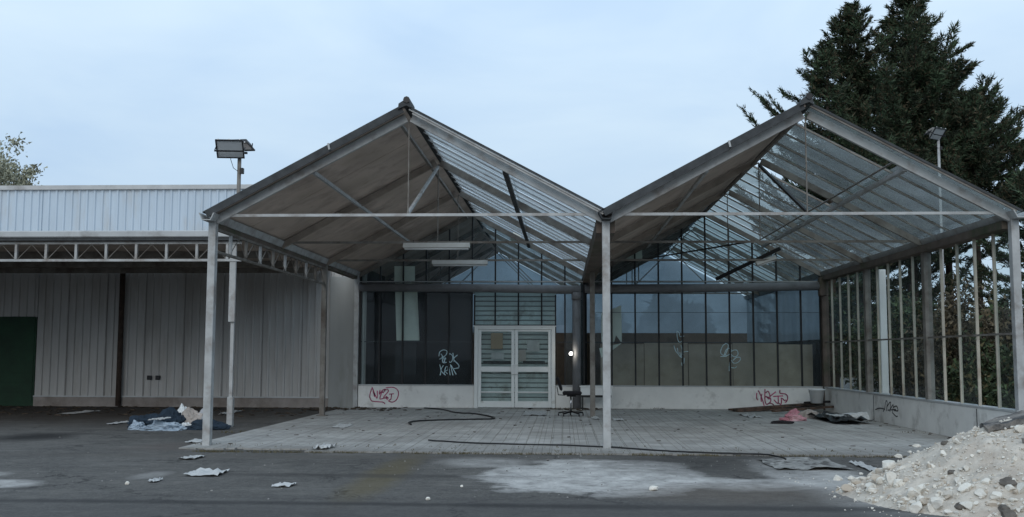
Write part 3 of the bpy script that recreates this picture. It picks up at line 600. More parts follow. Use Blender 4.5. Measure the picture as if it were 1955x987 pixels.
# shutter behind door
sh = MB(); z_ = .02; sy = Y3+.22
zt_ = PY(985, 566, sy).z
while z_ < zt_:
    sh.poly([(dxa-.02, sy, z_), (dxb+.02, sy, z_), (dxb+.02, sy, z_+.018), (dxa-.02, sy, z_+.018), (dxb+.02, sy-.02, z_+.028), (dxa-.02, sy-.02, z_+.028), (dxb+.02, sy-.02, z_+.125), (dxa-.02, sy-.02, z_+.125), (dxb+.02, sy, z_+.132), (dxa-.02, sy, z_+.132)],
        [(0, 1, 2, 3), (3, 2, 4, 5), (5, 4, 6, 7), (7, 6, 8, 9)]); z_ += .132
shu = P(sh, 'roller_shutter', 'shutter')
sj = MB(); z_ = .02
while z_ < zt_: sj.box((dxa-.02, sy-.027, z_+.122), (dxb+.02, sy-.021, z_+.14)); z_ += .132
sj.build('slat_joint', 'dark_felt', shu)
# graffiti strokes: thin paint ribbons
def strokes(lines, fn, wd, off, name, m, par):
    mb = MB()
    for ln in lines:
        pts = [fn(*p) for p in ln]
        # smooth by Catmull subdivision
        out = []
        for i in range(len(pts)-1):
            p0, p1, p2, p3 = pts[max(i-1, 0)], pts[i], pts[i+1], pts[min(i+2, len(pts)-1)]
            for k in range(4):
                t = k/4; out.append(.5*((2*p1)+(p2-p0)*t+(2*p0-5*p1+4*p2-p3)*t*t+(3*p1-p0-3*p2+p3)*t**3))
        out.append(pts[-1]); 
        for i in range(len(out)-1):
            a_, b_ = out[i], out[i+1]; dd = (b_-a_)
            if dd.length < 1e-5: continue
            dd.normalize(); mb.beam(a_-dd*wd*.3+off, b_+dd*wd*.3+off, wd, .003, upv=(off.normalized()))
    return mb.build(name, m, par)
fb = lambda a, b: PY(a, b, Y3-.06)
off = Vector((0, -.004, 0))
def zc(x0, y0, s): return lambda pts: [(x0+a/s, y0+b/s) for a, b in pts]
c1 = zc(690, 640, 6.58)
tag1 = [c1(l) for l in ([(135,655),(160,720),(165,770),(150,700),(195,790),(200,700)], [(105,780),(110,730),(135,660)], [(235,690),(225,740),(260,700),(240,760),(235,800),(285,790)], [(265,690),(300,680),(275,720),(260,700)],
        [(290,690),(330,685),(335,710),(280,780),(335,790)], [(350,740),(405,735)], [(380,740),(370,800),(345,815)], [(310,660),(400,655),(455,690),(465,750),(440,810),(390,840),(340,825)], [(105,780),(130,825),(200,835),(270,840),(295,860)], [(340,790),(310,770),(325,810)])]
gmix = strokes(tag1, fb, .028, off, 'graffiti', 'spray_pink', lwl)
c2 = zc(1420, 730, 16.45)
tag2 = [c2(l) for l in ([(455,260),(500,340),(590,560),(640,740)], [(410,340),(400,480),(440,550)], [(570,370),(540,480),(550,600)], [(665,220),(660,400),(670,600),(720,690),(800,650)], [(690,330),(760,280),(820,410),(800,520),(700,440)],
        [(830,430),(1000,300)], [(690,450),(840,500),(820,640),(720,690)], [(800,640),(900,680),(960,740)], [(930,440),(1220,425)], [(950,550),(1070,660),(1080,460)], [(1080,640),(1170,680),(1180,500)], [(1180,500),(1230,520),(1280,570),(1320,550)], [(1135,250),(1140,340),(1290,360),(1370,430),(1360,560),(1300,630)])]
strokes(tag2, fb, .03, off, 'graffiti', 'spray_pink', lwr)
def blob(cx, cz, rx, rz, y, par):
    n = 22; pts = [(cx, y, cz)]+[(cx+rx*(1+.12*math.sin(3*k+1))*math.cos(2*math.pi*k/n), y, cz+rz*(1+.1*math.cos(5*k))*math.sin(2*math.pi*k/n)) for k in range(n)]
    pass
# pale writing on the glass
fg = lambda a, b: PY(a, b, Y3-.012)
c3 = zc(690, 640, 6.58); offg = Vector((0, -.012, 0))
t3 = [c3(l) for l in ([(975,260),(985,210),(1030,185),(1075,200),(1060,250),(1000,290),(985,300)], [(1000,235),(1030,280),(1050,340)], [(1015,250),(1020,340)], [(1030,290),(1060,290),(1030,345),(1070,340)], [(1110,230),(1090,280),(1110,340),(1140,320),(1145,260),(1110,230)], [(1150,225),(1165,330)], [(1205,250),(1160,300),(1220,370),(1225,400)],
        [(985,370),(1000,440),(990,500)], [(1030,380),(1000,440),(1055,500)], [(1040,480),(1060,400),(1085,400),(1080,440),(1050,450),(1100,500)], [(1100,400),(1115,500)], [(1120,370),(1150,500)], [(1130,380),(1190,490)], [(1165,420),(1220,410)])]
strokes(t3, fg, .022, offg, 'graffiti', 'spray_pale', gh)
c4 = zc(1270, 610, 8.975)
t4 = [c4(l) for l in ([(200,200),(205,300),(235,385),(285,370),(300,300),(250,290),(235,220),(205,200)], [(250,290),(320,285)], [(150,450),(180,540),(220,580),(205,490)], [(215,580),(260,640),(250,560)], [(270,440),(290,540),(270,650),(310,610),(305,560),(390,545)], [(325,660),(320,740),(290,790),(280,740)])]
strokes(t4, fg, .018, offg, 'graffiti', 'spray_pale', gh)
t5 = [c4(l) for l in ([(1040,410),(985,450),(950,540),(960,590),(1020,610),(1070,500),(1075,430),(1030,410)], [(1010,600),(1050,510),(1110,495),(1130,540),(1080,610),(1010,605)], [(1120,560),(1170,525),(1230,530),(1245,600),(1190,640),(1130,600),(1120,560)], [(1160,700),(1220,650),(1280,650),(1280,700),(1220,745),(1160,740),(1130,700),(1100,760),(1110,810),(1180,830),(1220,810)], [(950,635),(1050,630)], [(1130,630),(1100,760)], [(1095,800),(1095,880)])]
strokes(t5, fg, .018, offg, 'graffiti', 'spray_pale', gh)

# ---- right side wall ---------------------------------------------------
rw = P(MB().box((XR-.09, Y0-.1, GZ), (XR+.12, Y3+.14, LW-.01)), 'low_wall', 'render_wall', bevel=.01)
P(MB().box((XR-.105, Y0-.1, LW-.008), (XR+.12, Y3-.1, LW+.022)), 'sill', 'cap_flashing')
for y_ in (Y0+1.5, Y2-.6): MB().box((XR-.094, y_, 0), (XR-.0905, y_+.03, LW-.03)).build('joint_strip', 'dark_felt', rw)
ys = [Y0+.12]
for k in range(1, 15): ys.append(Y0+.8*k)
ys.append(Y3-.12)
for i, y_ in enumerate(ys):
    if i in (5, 10): continue
    P(MB().box((XR-.02, y_-.015, LW+.02), (XR+.03, y_+.015, EA-.15)), 'mullion', 'mullion_pale' if 'mullion_pale' in MATS else mat('mullion_pale', (.36, .33, .27), .6, 0, .2, 3, dirt=(.2, .14, .09)))
for i in range(len(ys)-1):
    t1, t2 = rnd.uniform(-.006, .006), rnd.uniform(-.006, .006)
    if i in (1, 3): continue      # two missing panes
    P(MB().poly([(XR+t1, ys[i]+.02, LW+.02), (XR+t2, ys[i+1]-.02, LW+.02), (XR-t1, ys[i+1]-.02, EA-.15), (XR-t2, ys[i]+.02, EA-.15)], [(0, 1, 2, 3)]), 'glass_pane', 'glass_side')
P(MB().box((XR-.035, Y0+.06, 1.795), (XR-.022, Y3-.1, 1.83)), 'rail', 'galvanised_old')
fr_ = lambda a, b: PX(a, b, XR-.09)
c5 = zc(1455, 760, 3.91)
t6 = [c5(l) for l in ([(848,85),(880,75),(915,82)], [(915,82),(905,100)], [(915,85),(925,25),(935,30),(930,95)], [(935,60),(960,30),(955,100)], [(960,80),(980,50),(975,110)], [(980,70),(1005,60),(1015,95),(985,90)], [(975,110),(1000,135),(1012,135)], [(940,90),(1000,85)])]
strokes(t6, fr_, .022, Vector((-.004, 0, 0)), 'graffiti', 'spray_black', rw)
# ---- interior ----------------------------------------------------------
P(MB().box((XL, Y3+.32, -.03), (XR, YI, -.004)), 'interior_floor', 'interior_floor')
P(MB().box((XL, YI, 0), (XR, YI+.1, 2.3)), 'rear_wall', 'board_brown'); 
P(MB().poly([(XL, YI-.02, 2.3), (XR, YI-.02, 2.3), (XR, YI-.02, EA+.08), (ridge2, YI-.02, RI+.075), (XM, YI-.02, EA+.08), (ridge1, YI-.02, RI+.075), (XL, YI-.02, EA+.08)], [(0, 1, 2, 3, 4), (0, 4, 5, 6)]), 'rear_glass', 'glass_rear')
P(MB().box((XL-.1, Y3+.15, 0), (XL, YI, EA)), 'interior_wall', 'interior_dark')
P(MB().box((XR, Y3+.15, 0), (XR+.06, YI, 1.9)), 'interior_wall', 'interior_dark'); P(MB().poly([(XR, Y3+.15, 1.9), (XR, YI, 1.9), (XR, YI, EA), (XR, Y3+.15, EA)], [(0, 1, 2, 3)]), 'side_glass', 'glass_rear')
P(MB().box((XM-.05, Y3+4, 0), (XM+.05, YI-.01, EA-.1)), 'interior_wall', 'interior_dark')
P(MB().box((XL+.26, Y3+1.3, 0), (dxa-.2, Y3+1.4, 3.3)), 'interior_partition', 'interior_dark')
x_ = XM+.35
k = 0
while x_ < XR-.3:
    x2 = min(x_+1.22, XR-.2); P(MB().box((x_, Y3+.55+.03*(k % 2), 0), (x2-.02, Y3+.6+.03*(k % 2), 1.76+.05*(k % 2))), 'plywood_sheet', 'plywood' if 'plywood' in MATS else mat('plywood', (.50, .39, .30), .8, 0, .18, 1.4, dirt=(.30, .22, .16))); x_ = x2; k += 1
for yy in (Y3+3, Y3+6, Y3+9):
    for (rx, ex) in ((ridge1, XL), (ridge2, XM)):
        for e2 in (ex, ex+6.4): P(MB().beam(slope_pt(e2, rx, .01, yy, -.01), slope_pt(e2, rx, .98, yy, -.01), .06, .12), 'rafter', 'galvanised_old')
        P(MB().beam((ex+.2, yy, EA+.05), (ex+6.2, yy, EA+.05), .03, .05), 'tie_beam', 'galvanised_old')
        P(MB().beam((rx-1.6, yy, EA+.05), (rx, yy, RI-.1), .03, .03), 'truss_web', 'galvanised_old'); P(MB().beam((rx+1.6, yy, EA+.05), (rx, yy, RI-.1), .03, .03), 'truss_web', 'galvanised_old')
        P(MB().beam((rx-1.6, yy, EA+.05), (rx-1.6, yy, EA+.8), .03, .03), 'truss_web', 'galvanised_old')
# hanging pale boards behind the glass
def pane_poly(pts, Y, name, m, th=.012):
    q_ = [PY(a, b, Y) for a, b in pts]; n_ = len(q_)
    mb = MB().poly([p_ for p_ in q_]+[p_+Vector((0, th, 0)) for p_ in q_], [tuple(range(n_)), tuple(range(n_, 2*n_))[::-1]]+[(i, (i+1) % n_, n_+(i+1) % n_, n_+i) for i in range(n_)])
    return P(mb, name, m)
pane_poly([(754, 540), (786, 540), (800, 650), (757, 650)], Y3+.05, 'hanging_board', 'panel_cream')
pane_poly([(786, 560), (796, 545), (801, 650), (800.5, 650)], Y3+.16, 'hanging_board', 'panel_cream')
pane_poly([(753, 508), (792, 508), (792, 537), (753, 537)], Y3+.05, 'hanging_board', 'panel_cream')
pane_poly([(1148, 598), (1186, 583), (1187, 640), (1187, 655), (1176, 640), (1172, 655), (1148, 655)], Y3+.08, 'torn_board', 'panel_cream')
pane_poly([(1144, 665), (1187, 655), (1165, 672), (1148, 683)], Y3+.05, 'torn_board', 'panel_cream')
pane_poly([(1185, 494), (1226, 494), (1226, 475)], Y3+.06, 'torn_board', 'panel_cream')
pane_poly([(974, 445), (986, 443), (1002, 460), (974, 460)], Y3+.06, 'torn_board', 'panel_cream')
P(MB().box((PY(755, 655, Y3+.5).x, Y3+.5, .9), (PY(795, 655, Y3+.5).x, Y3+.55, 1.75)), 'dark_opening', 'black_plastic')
# white post outside the right wall
a_ = PX(1684, 600, XR+.3); 
wp = MB().box((XR+.22, a_.y-.11, GZ), (XR+.38, a_.y+.11, 3.45)).build('white_post', 'pvc_white', bevel=.01); tag(wp, 'broad white post standing just outside the right glass wall', 'post')

# ------------------------------------------------------------------ lights hanging in the porch
def tube_light(px0, px1, py, Y, label, tilt=0):
    a_, b_ = PY(px0, py, Y), PY(px1, py, Y); c = (a_+b_)/2; L = (b_-a_).length
    root = empty('strip_light', c, label, 'strip light', 'strip lights hung from the ties')
    mb = MB(); h = .05; wd = .09
    mb.poly([(-L/2,-wd,-h),(L/2,-wd,-h),(L/2,wd,-h),(-L/2,wd,-h),(-L/2,-wd*.5,h),(L/2,-wd*.5,h),(L/2,wd*.5,h),(-L/2,wd*.5,h)], [(0,3,2,1),(4,5,6,7),(0,1,5,4),(1,2,6,5),(2,3,7,6),(3,0,4,7)])
    o = mb.build('housing', 'fitting_white', None, bevel=.006); o.parent = root
    for s_ in (-1, 1):
        o2 = MB().tube([(-L/2+.03, s_*.045, -h-.02), (L/2-.03, s_*.045, -h-.02)], .015, 8).build('tube_lamp', 'plastic_white', None, smooth=True); o2.parent = root
        o3 = MB().tube([(s_*L*.35, 0, h), (s_*L*.35, 0, h+.06+abs(tilt)*.3)], .006, 5).build('hanger', 'dark_steel', None); o3.parent = root
    root.rotation_euler = (0, -tilt, 0)
    return root
mat('fitting_white', (.50, .49, .46), .5, 0, .08, 3, dirt=(.3, .27, .22))
tube_light(770, 897, 468.5, Y1-.08, 'longer off-white strip light under the nearer tie beam of the left gable')
tube_light(825, 931, 501, Y2-.08, 'off-white strip light under the farther tie beam of the left gable')
tube_light(1442, 1482, 497, Y2+.05, 'short crooked strip light dangling beside a dark bar in the right gable', tilt=.32)
a_, b_ = PY(1367, 533, Y2+.6), PY(1490, 474, Y2-.2)
o = MB().beam(a_, b_, .06, .08).build('loose_steel_bar', 'dark_steel', loc=tuple((a_+b_)/2)); tag(o, 'dark steel bar hanging aslant under the right gable roof', 'bar')

# added glowing bulb by the door, in place of a flash glint
bl = PY(1090, 675, Y3-.42)
lb = empty('wall_lamp', (bl.x, bl.y, bl.z), 'small lit lamp clipped to the grey downpipe right of the doors', 'lamp')
o = MB().box((-.02, .02, -.05), (.05, .05, .05)).build('backplate', 'chrome', None); o.parent = lb
bm = bmesh.new(); bmesh.ops.create_icosphere(bm, subdivisions=2, radius=.05); me = bpy.data.meshes.new('bulb'); bm.to_mesh(me); bm.free(); me.materials.append(MATS['bulb_glow'])
o = bpy.data.objects.new('bulb', me); C.objects.link(o); o.parent = lb
pl = bpy.data.lights.new('bulb_light', 'POINT'); pl.energy = 4.0; pl.shadow_soft_size = .04; pl.color = (1, .93, .8); po = bpy.data.objects.new('bulb_light', pl); C.objects.link(po); po.parent = lb; po.location = (0, -.07, 0)  # point light added with the made-up glint

# ------------------------------------------------------------------ rubble
def rock(c, r, name, m, seed, sq=(1, 1, .75), sub=2, parent=None, rough=.28, rot=None):
    rr = random.Random(seed); bm = bmesh.new(); bmesh.ops.create_icosphere(bm, subdivisions=sub, radius=1)
    planes = [(Vector((rr.gauss(0, 1), rr.gauss(0, 1), rr.gauss(0, 1))).normalized(), rr.uniform(.55, .85)) for _ in range(9)]
    o_ = Vector((rr.uniform(0, 99), rr.uniform(0, 99), 0))
    for v_ in bm.verts:
        p_ = v_.co.copy()
        for n_, d_ in planes:
            e_ = p_.dot(n_)-d_
            if e_ > 0: p_ -= n_*e_
        p_ *= 1+rough*.5*noise.noise(v_.co*2.2+o_)
        v_.co = Vector((p_.x*r*sq[0], p_.y*r*sq[1], p_.z*r*sq[2]))
    bmesh.ops.rotate(bm, verts=bm.verts, matrix=Matrix.Rotation(rr.uniform(0, 6.28), 3, 'Z') if rot is None else rot)
    me = bpy.data.meshes.new(name); bm.to_mesh(me); bm.free(); me.materials.append(MATS[m])
    o = bpy.data.objects.new(name, me); C.objects.link(o); o.location = c
    return o
HX, HY, HR = 5.35, 11.45, 2.35
def heap_h(x, y):
    dx, dy = (x-HX)/(HR if x < HX else 3.0), (y-HY)/(1.75 if y > HY else 2.2)
    a = math.atan2(dy, dx); r = math.sqrt(dx*dx+dy*dy)*(1+.12*noise.noise(Vector((math.cos(a)*1.5, math.sin(a)*1.5, 3))))
    h = max(0, 1-r); h = h**1.05*.95 if h < .55 else .55**1.05*.95+(h-.55)*.45
    return h*1.27+(.07*noise.noise(Vector((x*2.2, y*2.2, 0)))+.035*noise.noise(Vector((x*6, y*6, 1)))+.018*noise.noise(Vector((x*15, y*15, 2))))*min(1, h*5) - (.03 if h <= 0 else 0)
n = 170; vs = []; fs = []
for j in range(n+1):
    for i in range(n+1):
        x = 2.6+6.2*i/n; y = 8.6+5.0*j/n; vs.append((x, y, GZ+heap_h(x, y)-.004))
for j in range(n):
    for i in range(n):
        k = j*(n+1)+i; fs.append((k, k+1, k+n+2, k+n+1))
mb = MB(); mb.poly(vs, fs)
# stones embedded in the heap mesh
def rock_np(seed, sub=1):
    rr = random.Random(seed); bm = bmesh.new(); bmesh.ops.create_icosphere(bm, subdivisions=sub, radius=1)
    V = []; pl_ = [(Vector((rr.gauss(0, 1), rr.gauss(0, 1), rr.gauss(0, 1))).normalized(), rr.uniform(.35, .75)) for _ in range(8)]
    for v_ in bm.verts:
        p_ = v_.co.copy()
        for n_, d_ in pl_:
            e_ = p_.dot(n_)-d_
            if e_ > 0: p_ -= n_*e_
        V.append(p_*1.2)
    F = [tuple(q.index for q in f.verts) for f in bm.faces]; bm.free(); return V, F
lib = [rock_np(i, 2) for i in range(8)]
r2 = random.Random(3)
hp = MB(); hp.v = mb.v; hp.f = mb.f
st = MB()
for k in range(6500):
    x = r2.uniform(2.7, 8.0); y = r2.uniform(8.9, 13.2); h = heap_h(x, y)
    edge = h < .25
    if h <= 0.01 and r2.random() > .12: continue
    s_ = r2.choice([.010]*10+[.015]*9+[.024]*4+[.04]) * r2.uniform(.6, 1.3) * (1.35 if edge and h > 0 else .85)
    if h <= 0.01: s_ *= .6
    if edge and h > 0 and r2.random() < .035: s_ = r2.uniform(.05, .09)
    V, F = lib[r2.randrange(8)]; q_ = Matrix.Rotation(r2.uniform(0, 6.3), 3, 'Z') @ Matrix.Rotation(r2.uniform(0, 3), 3, 'X')
    st.poly([(q_ @ Vector((v_.x, v_.y*.85, v_.z*.8)))*s_+Vector((x, y, GZ+max(0, h)+s_*.25)) for v_ in V], F)
hm = hp.build('rubble_heap', 'rubble', smooth=True); tag(hm, 'heap of pale chalky rubble and grit in the right foreground', 'rubble', kind='stuff')
hs = st.build('stone_scatter', 'limestone', smooth=False); tag(hs, 'small pale stones lying over the rubble heap and around its foot', 'stones', kind='stuff')
def on_heap(px, py, dz=0):
    # march the ray to the heap / ground
    r_ = ray(px, py); t = 3.0
    while t < 30:
        p_ = Vector((0, 0, HCAM))+r_*t
        if p_.z <= GZ+max(0, heap_h(p_.x, p_.y)): break
        t += .02
    return p_+Vector((0, 0, dz))
rocks = [((1837, 818), .075, 'squared white block balanced on top of the rubble heap', 1), ((1750, 856), .085, 'rounded white boulder on the upper left flank of the heap', 2), ((1737, 866), .06, 'smaller white lump just below the rounded boulder on the heap', 3),
         ((1715, 874), .07, 'white lump halfway down the left edge of the heap', 4), ((1699, 893), .12, 'largest pale rock on the left flank of the heap', 5), ((1599, 917), .075, 'flat white stone lying apart at the left tip of the heap', 6),
         ((1644, 906), .035, 'small white stone on the asphalt behind the left tip of the heap', 7), ((1666, 940), .075, 'pale rock low on the front left slope of the heap', 8), ((1628, 917), .07, 'pale rock next to the flat stone at the foot of the heap', 9),
         ((1716, 925), .07, 'light rock in the middle of the left slope of the heap', 10), ((1744, 945), .09, 'broad pale rock at the lower middle of the heap', 11), ((1872, 946), .075, 'white rock on the lower right of the heap', 12), ((1902, 952), .08, 'white rock right of its neighbour on the lower right of the heap', 13), ((1790, 960), .08, 'pale rock at the front foot of the heap', 14),
         ((1930, 935), .06, 'white rock at the right frame edge of the heap', 15), ((1945, 822), .08, 'big white lump behind the broken asphalt slab', 16)]
for (px, py), r_, lb_, sd in rocks:
    r_ *= .82
    c = on_heap(px, py); o = rock(c+Vector((0, 0, r_*.25)), r_, 'rock', 'limestone', sd, sq=(1.1, .95, .8) if sd != 1 else (1, .9, .85), sub=3); tag(o, lb_, 'rock', 'pale rocks on the rubble heap')
for (px, py), r_, lb_, sd in (((1816, 903), .07, 'dark brown lump in the middle of the heap', 21), ((1835, 966), .10, 'dark rounded lump low on the front of the heap', 22), ((1916, 974), .10, 'dark lump near the lower right corner', 23), ((1925, 985), .11, 'darkest lump cut by the bottom edge of the picture', 24), ((1926, 923), .12, 'grey brown lump at the right edge of the heap', 25), ((1806, 846), .075, 'brown lump near the top of the heap', 26)):
    r_ *= .72; c = on_heap(px, py); o = rock(c, r_, 'asphalt_lump', 'chunk_dark', sd, sub=3); tag(o, lb_, 'asphalt lump', 'dark lumps in the rubble heap')
def slab(pts, th, name, label, m, seed):
    n_ = len(pts); rr = random.Random(seed)
    bm = bmesh.new(); c = sum(pts, Vector())/n_
    edge = []
    for i in range(n_):
        a_, b_ = pts[i], pts[(i+1) % n_]
        for k in range(7): edge.append(a_.lerp(b_, k/7)+Vector((rr.uniform(-.025, .025), rr.uniform(-.025, .025), rr.uniform(-.015, .015))))
    nrm = (pts[1]-pts[0]).cross(pts[2]-pts[0]).normalized()
    if nrm.z < 0: nrm = -nrm
    top = [bm.verts.new(p_-c) for p_ in edge]; bot = [bm.verts.new(p_-c-nrm*th*rr.uniform(.8, 1.2)+Vector((rr.uniform(-.02, .02), rr.uniform(-.02, .02), 0))) for p_ in edge]
    bm.faces.new(top); bm.faces.new(bot[::-1]); L = len(edge)
    for i in range(L): bm.faces.new((top[i], bot[i], bot[(i+1) % L], top[(i+1) % L]))
    bmesh.ops.triangulate(bm, faces=bm.faces[:]); bmesh.ops.subdivide_edges(bm, edges=bm.edges[:], cuts=2, use_grid_fill=True)
    bmesh.ops.recalc_face_normals(bm, faces=bm.faces)
    for v_ in bm.verts: v_.co += Vector((0, 0, 1))*.02*noise.noise(v_.co*9)
    me = bpy.data.meshes.new(name); bm.to_mesh(me); bm.free(); me.materials.append(MATS[m])
    o = bpy.data.objects.new(name, me); C.objects.link(o); o.location = c; tag(o, label, 'asphalt slab', 'broken asphalt slabs on the heap'); return o
def hp_(px, py, dz): return on_heap(px, py, dz)
def hv(x, y, dz): return Vector((x, y, GZ+heap_h(x, y)+dz))
S1 = [hv(4.55, 10.65, .05), hv(5.5, 10.6, .16), hv(5.7, 11.3, .14), hv(4.85, 11.15, .08)]
slab(S1, .07, 'asphalt_slab', 'large tilted slab of broken asphalt on the right shoulder of the heap', 'chunk_top', 1)
S2 = [hv(4.45, 11.3, .06), hv(5.0, 11.25, .12), hv(5.05, 11.8, .12), hv(4.6, 11.85, .07)]
slab(S2, .06, 'asphalt_slab', 'smaller blackish asphalt slab on the crest of the heap', 'chunk_top', 2)

# stones and crumbs on the asphalt
for (px, py), r_, lb_, sd in (((1248, 937), .055, 'fist-sized white lump on the pale dust patch', 31), ((882, 930), .022, 'white pebble at the left tip of the dust patch', 32), ((817, 955), .028, 'pale stone alone on dark asphalt left of the dust patch', 33), ((1046, 880), .025, 'dark speckled stone at the back edge of the dust patch', 34), ((243, 925), .03, 'pale stone on the asphalt in the left foreground', 35)):
    c = G(px, py, GZ); o = rock(c+Vector((0, 0, r_*.5)), r_, 'stone', 'limestone' if sd != 34 else 'chunk_top', sd, sub=2); tag(o, lb_, 'stone', 'loose stones on the asphalt')
cr_ = MB(); r3 = random.Random(11)
for k in range(480):
    px, py = r3.uniform(-20, 1900), r3.triangular(800, 986, 890)
    if py < 868 and r3.random() < .6: continue
    if r3.random() < .5: px = r3.gauss(1350, 260); py = r3.gauss(890, 16)
    if py < 790: continue
    zz_ = 0 if (py < 855 and px > 420) else GZ
    c = G(px, py, zz_); s_ = r3.choice([.004, .005, .007, .010])*r3.uniform(.7, 1.3); V, F = lib[r3.randrange(8)]
    cr_.poly([v_*s_+c for v_ in V], F)
o = cr_.build('grit', 'mortar'); tag(o, 'pale crumbs and grit strewn over the asphalt and pavers', 'grit', kind='stuff')

# ------------------------------------------------------------------ litter
def sheet(px0, px1, py0, py1, z, name, label, m, seed, crumple=.02, cat='paper', group='scraps of paper on the ground', th=.002):
    rr = random.Random(seed); a_ = G(px0, (py0+py1)/2, z); b_ = G(px1, (py0+py1)/2, z); n_ = G((px0+px1)/2, py1, z); f_ = G((px0+px1)/2, py0, z)
    c = (a_+b_)/2; wx = (b_-a_).length/2; wy = max(.03, (f_-n_).length/2); K = 9; mb = MB(); vs = []
    sk = rr.uniform(-.5, .5); o_ = rr.uniform(0, 90)
    for j in range(K):
        for i in range(K):
            u, v_ = 2*i/(K-1)-1, 2*j/(K-1)-1
            x = u*wx*(1+.12*noise.noise(Vector((u*2, v_*2, o_))))+sk*v_*wx*.35; y = v_*wy*(1+.25*noise.noise(Vector((u*2, v_*2, o_+9))))
            zz_ = .008+crumple*abs(noise.noise(Vector((u*2.5, v_*2.5, o_+4))))*2+crumple*.5*noise.noise(Vector((u*6, v_*6, o_)))
            vs.append((x, y, max(.004, zz_)))
    mb.poly(vs, [(j*K+i, j*K+i+1, (j+1)*K+i+1, (j+1)*K+i) for j in range(K-1) for i in range(K-1)])
    o = mb.build(name, m, None, solid=th); o.location = c; tag(o, label, cat, group); return o
sheet(640, 668, 811, 817, 0, 'paper_scrap', 'bright white strip of paper on the pavers inside the left bay', 'paper', 1)
sheet(603, 633, 853, 859, 0, 'paper_scrap', 'crumpled white scrap at the front edge of the pavers', 'paper', 2, .05)
sheet(362, 428, 900, 910, GZ, 'paper_scrap', 'large creased sheet lying on the asphalt in the left foreground', 'paper', 3, .03)
sheet(362, 389, 841, 846, GZ, 'paper_scrap', 'white strip beside the foot of the left front post', 'paper', 4)
sheet(351, 383, 872, 878, GZ, 'paper_scrap', 'thin pale strip on the asphalt below the left front post', 'paper_grey', 5)
sheet(526, 560, 925, 931, GZ, 'paper_scrap', 'thin white scrap on dark asphalt left of the yellow stain', 'paper', 6)
sheet(1000, 1042, 786, 794, 0, 'paper_scrap', 'grey sheet curling on the pavers in front of the doors', 'paper_grey', 7, .03)
sheet(1129, 1143, 797, 801, 0, 'paper_scrap', 'dark-backed scrap at the foot of the inner middle post', 'paper', 8, .03)
sheet(1170, 1190, 800, 804, 0, 'paper_scrap', 'flat pale scrap just right of the front middle post', 'paper', 9)
sheet(140, 168, 785, 791, GZ, 'paper_scrap', 'pale scrap on the ground near the green door', 'paper_grey', 10)
sheet(222, 238, 805, 811, GZ, 'paper_scrap', 'small pale scrap left of the rubbish bags', 'paper', 11)
sheet(435, 447, 786, 792, GZ, 'paper_scrap', 'small white scrap beside the canopy post', 'paper', 12, .05)
sheet(288, 304, 917, 922, GZ, 'paper_scrap', 'small white scrap left of the large creased sheet', 'paper', 13)
sheet(1420, 1445, 792, 798, 0, 'paper_scrap', 'pale scrap in front of the planks', 'paper_grey', 14, .04)
sheet(1640, 1662, 884, 900, GZ, 'paper_scrap', 'flat pale fragment beside the rubble heap on the asphalt', 'paper_grey', 15)
sheet(1464, 1600, 878, 897, GZ, 'mortar_crust', 'broad flat crust of old mortar at the paver edge left of the heap', 'mortar', 16, .03, 'mortar', 'mortar crusts')
def lump(px, py, z, sx, sy, sz, name, label, m, seed, cat, group=None, sub=4, wr=.35):
    c = G(px, py, z); rr = random.Random(seed); bm = bmesh.new(); bmesh.ops.create_icosphere(bm, subdivisions=sub, radius=1); o_ = Vector((rr.uniform(0, 50), 0, 0))
    for v_ in bm.verts:
        q_ = v_.co; k = 1+wr*noise.noise(q_*1.6+o_)+wr*.9*abs(noise.noise(q_*3.5+o_))+wr*.45*abs(noise.noise(q_*9+o_))
        v_.co = Vector((q_.x*sx*k, q_.y*sy*k, max(-.02, q_.z*sz*k)+.02))
    me = bpy.data.meshes.new(name); bm.to_mesh(me); bm.free(); me.materials.append(MATS[m]); o = bpy.data.objects.new(name, me); C.objects.link(o); o.location = c
    return tag(o, label, cat, group)
g_ = 'rubbish dumped on the asphalt'
lump(283, 817, GZ, .34, .26, .22, 'rubbish_bag', 'crumpled navy bag at the left end of the dumped rubbish', 'cloth_navy', 1, 'rubbish bag', g_)
lump(325, 813, GZ, .30, .22, .26, 'rubbish_bag', 'black cloth bundle behind the pale plastic in the rubbish', 'cloth_navy', 2, 'rubbish bag', g_)
lump(262, 820, GZ, .14, .12, .11, 'plastic_bag', 'small pale blue plastic bag at the left end of the rubbish', 'plastic_blue', 3, 'plastic bag', g_, wr=.5)
lump(312, 821, GZ, .34, .2, .11, 'plastic_bag', 'spread light grey blue plastic sheet in the middle of the rubbish', 'plastic_blue', 4, 'plastic bag', g_, wr=.6)
lump(345, 808, GZ, .18, .18, .27, 'plastic_bag', 'white knotted bag standing up in the rubbish', 'plastic_white', 5, 'plastic bag', g_, wr=.4)
lump(364, 812, GZ, .26, .20, .27, 'cloth_bundle', 'beige cloth bundle near the right end of the rubbish', 'cloth_beige', 6, 'cloth', g_)
lump(356, 819, GZ, .12, .1, .09, 'plastic_bag', 'small bright white bag in front of the beige bundle', 'plastic_white', 7, 'plastic bag', g_, wr=.6)
lump(386, 812, GZ, .15, .15, .24, 'plastic_bag', 'pale grey bag behind the left front post', 'cloth_grey', 8, 'plastic bag', g_)
lump(395, 820, GZ, .36, .18, .15, 'rubbish_bag', 'flat black bag running behind the left front post', 'cloth_navy', 9, 'rubbish bag', g_)
sheet(294, 316, 799, 803, GZ+.2, 'paper_scrap', 'bright strip of paper lying on the rubbish', 'paper', 21)
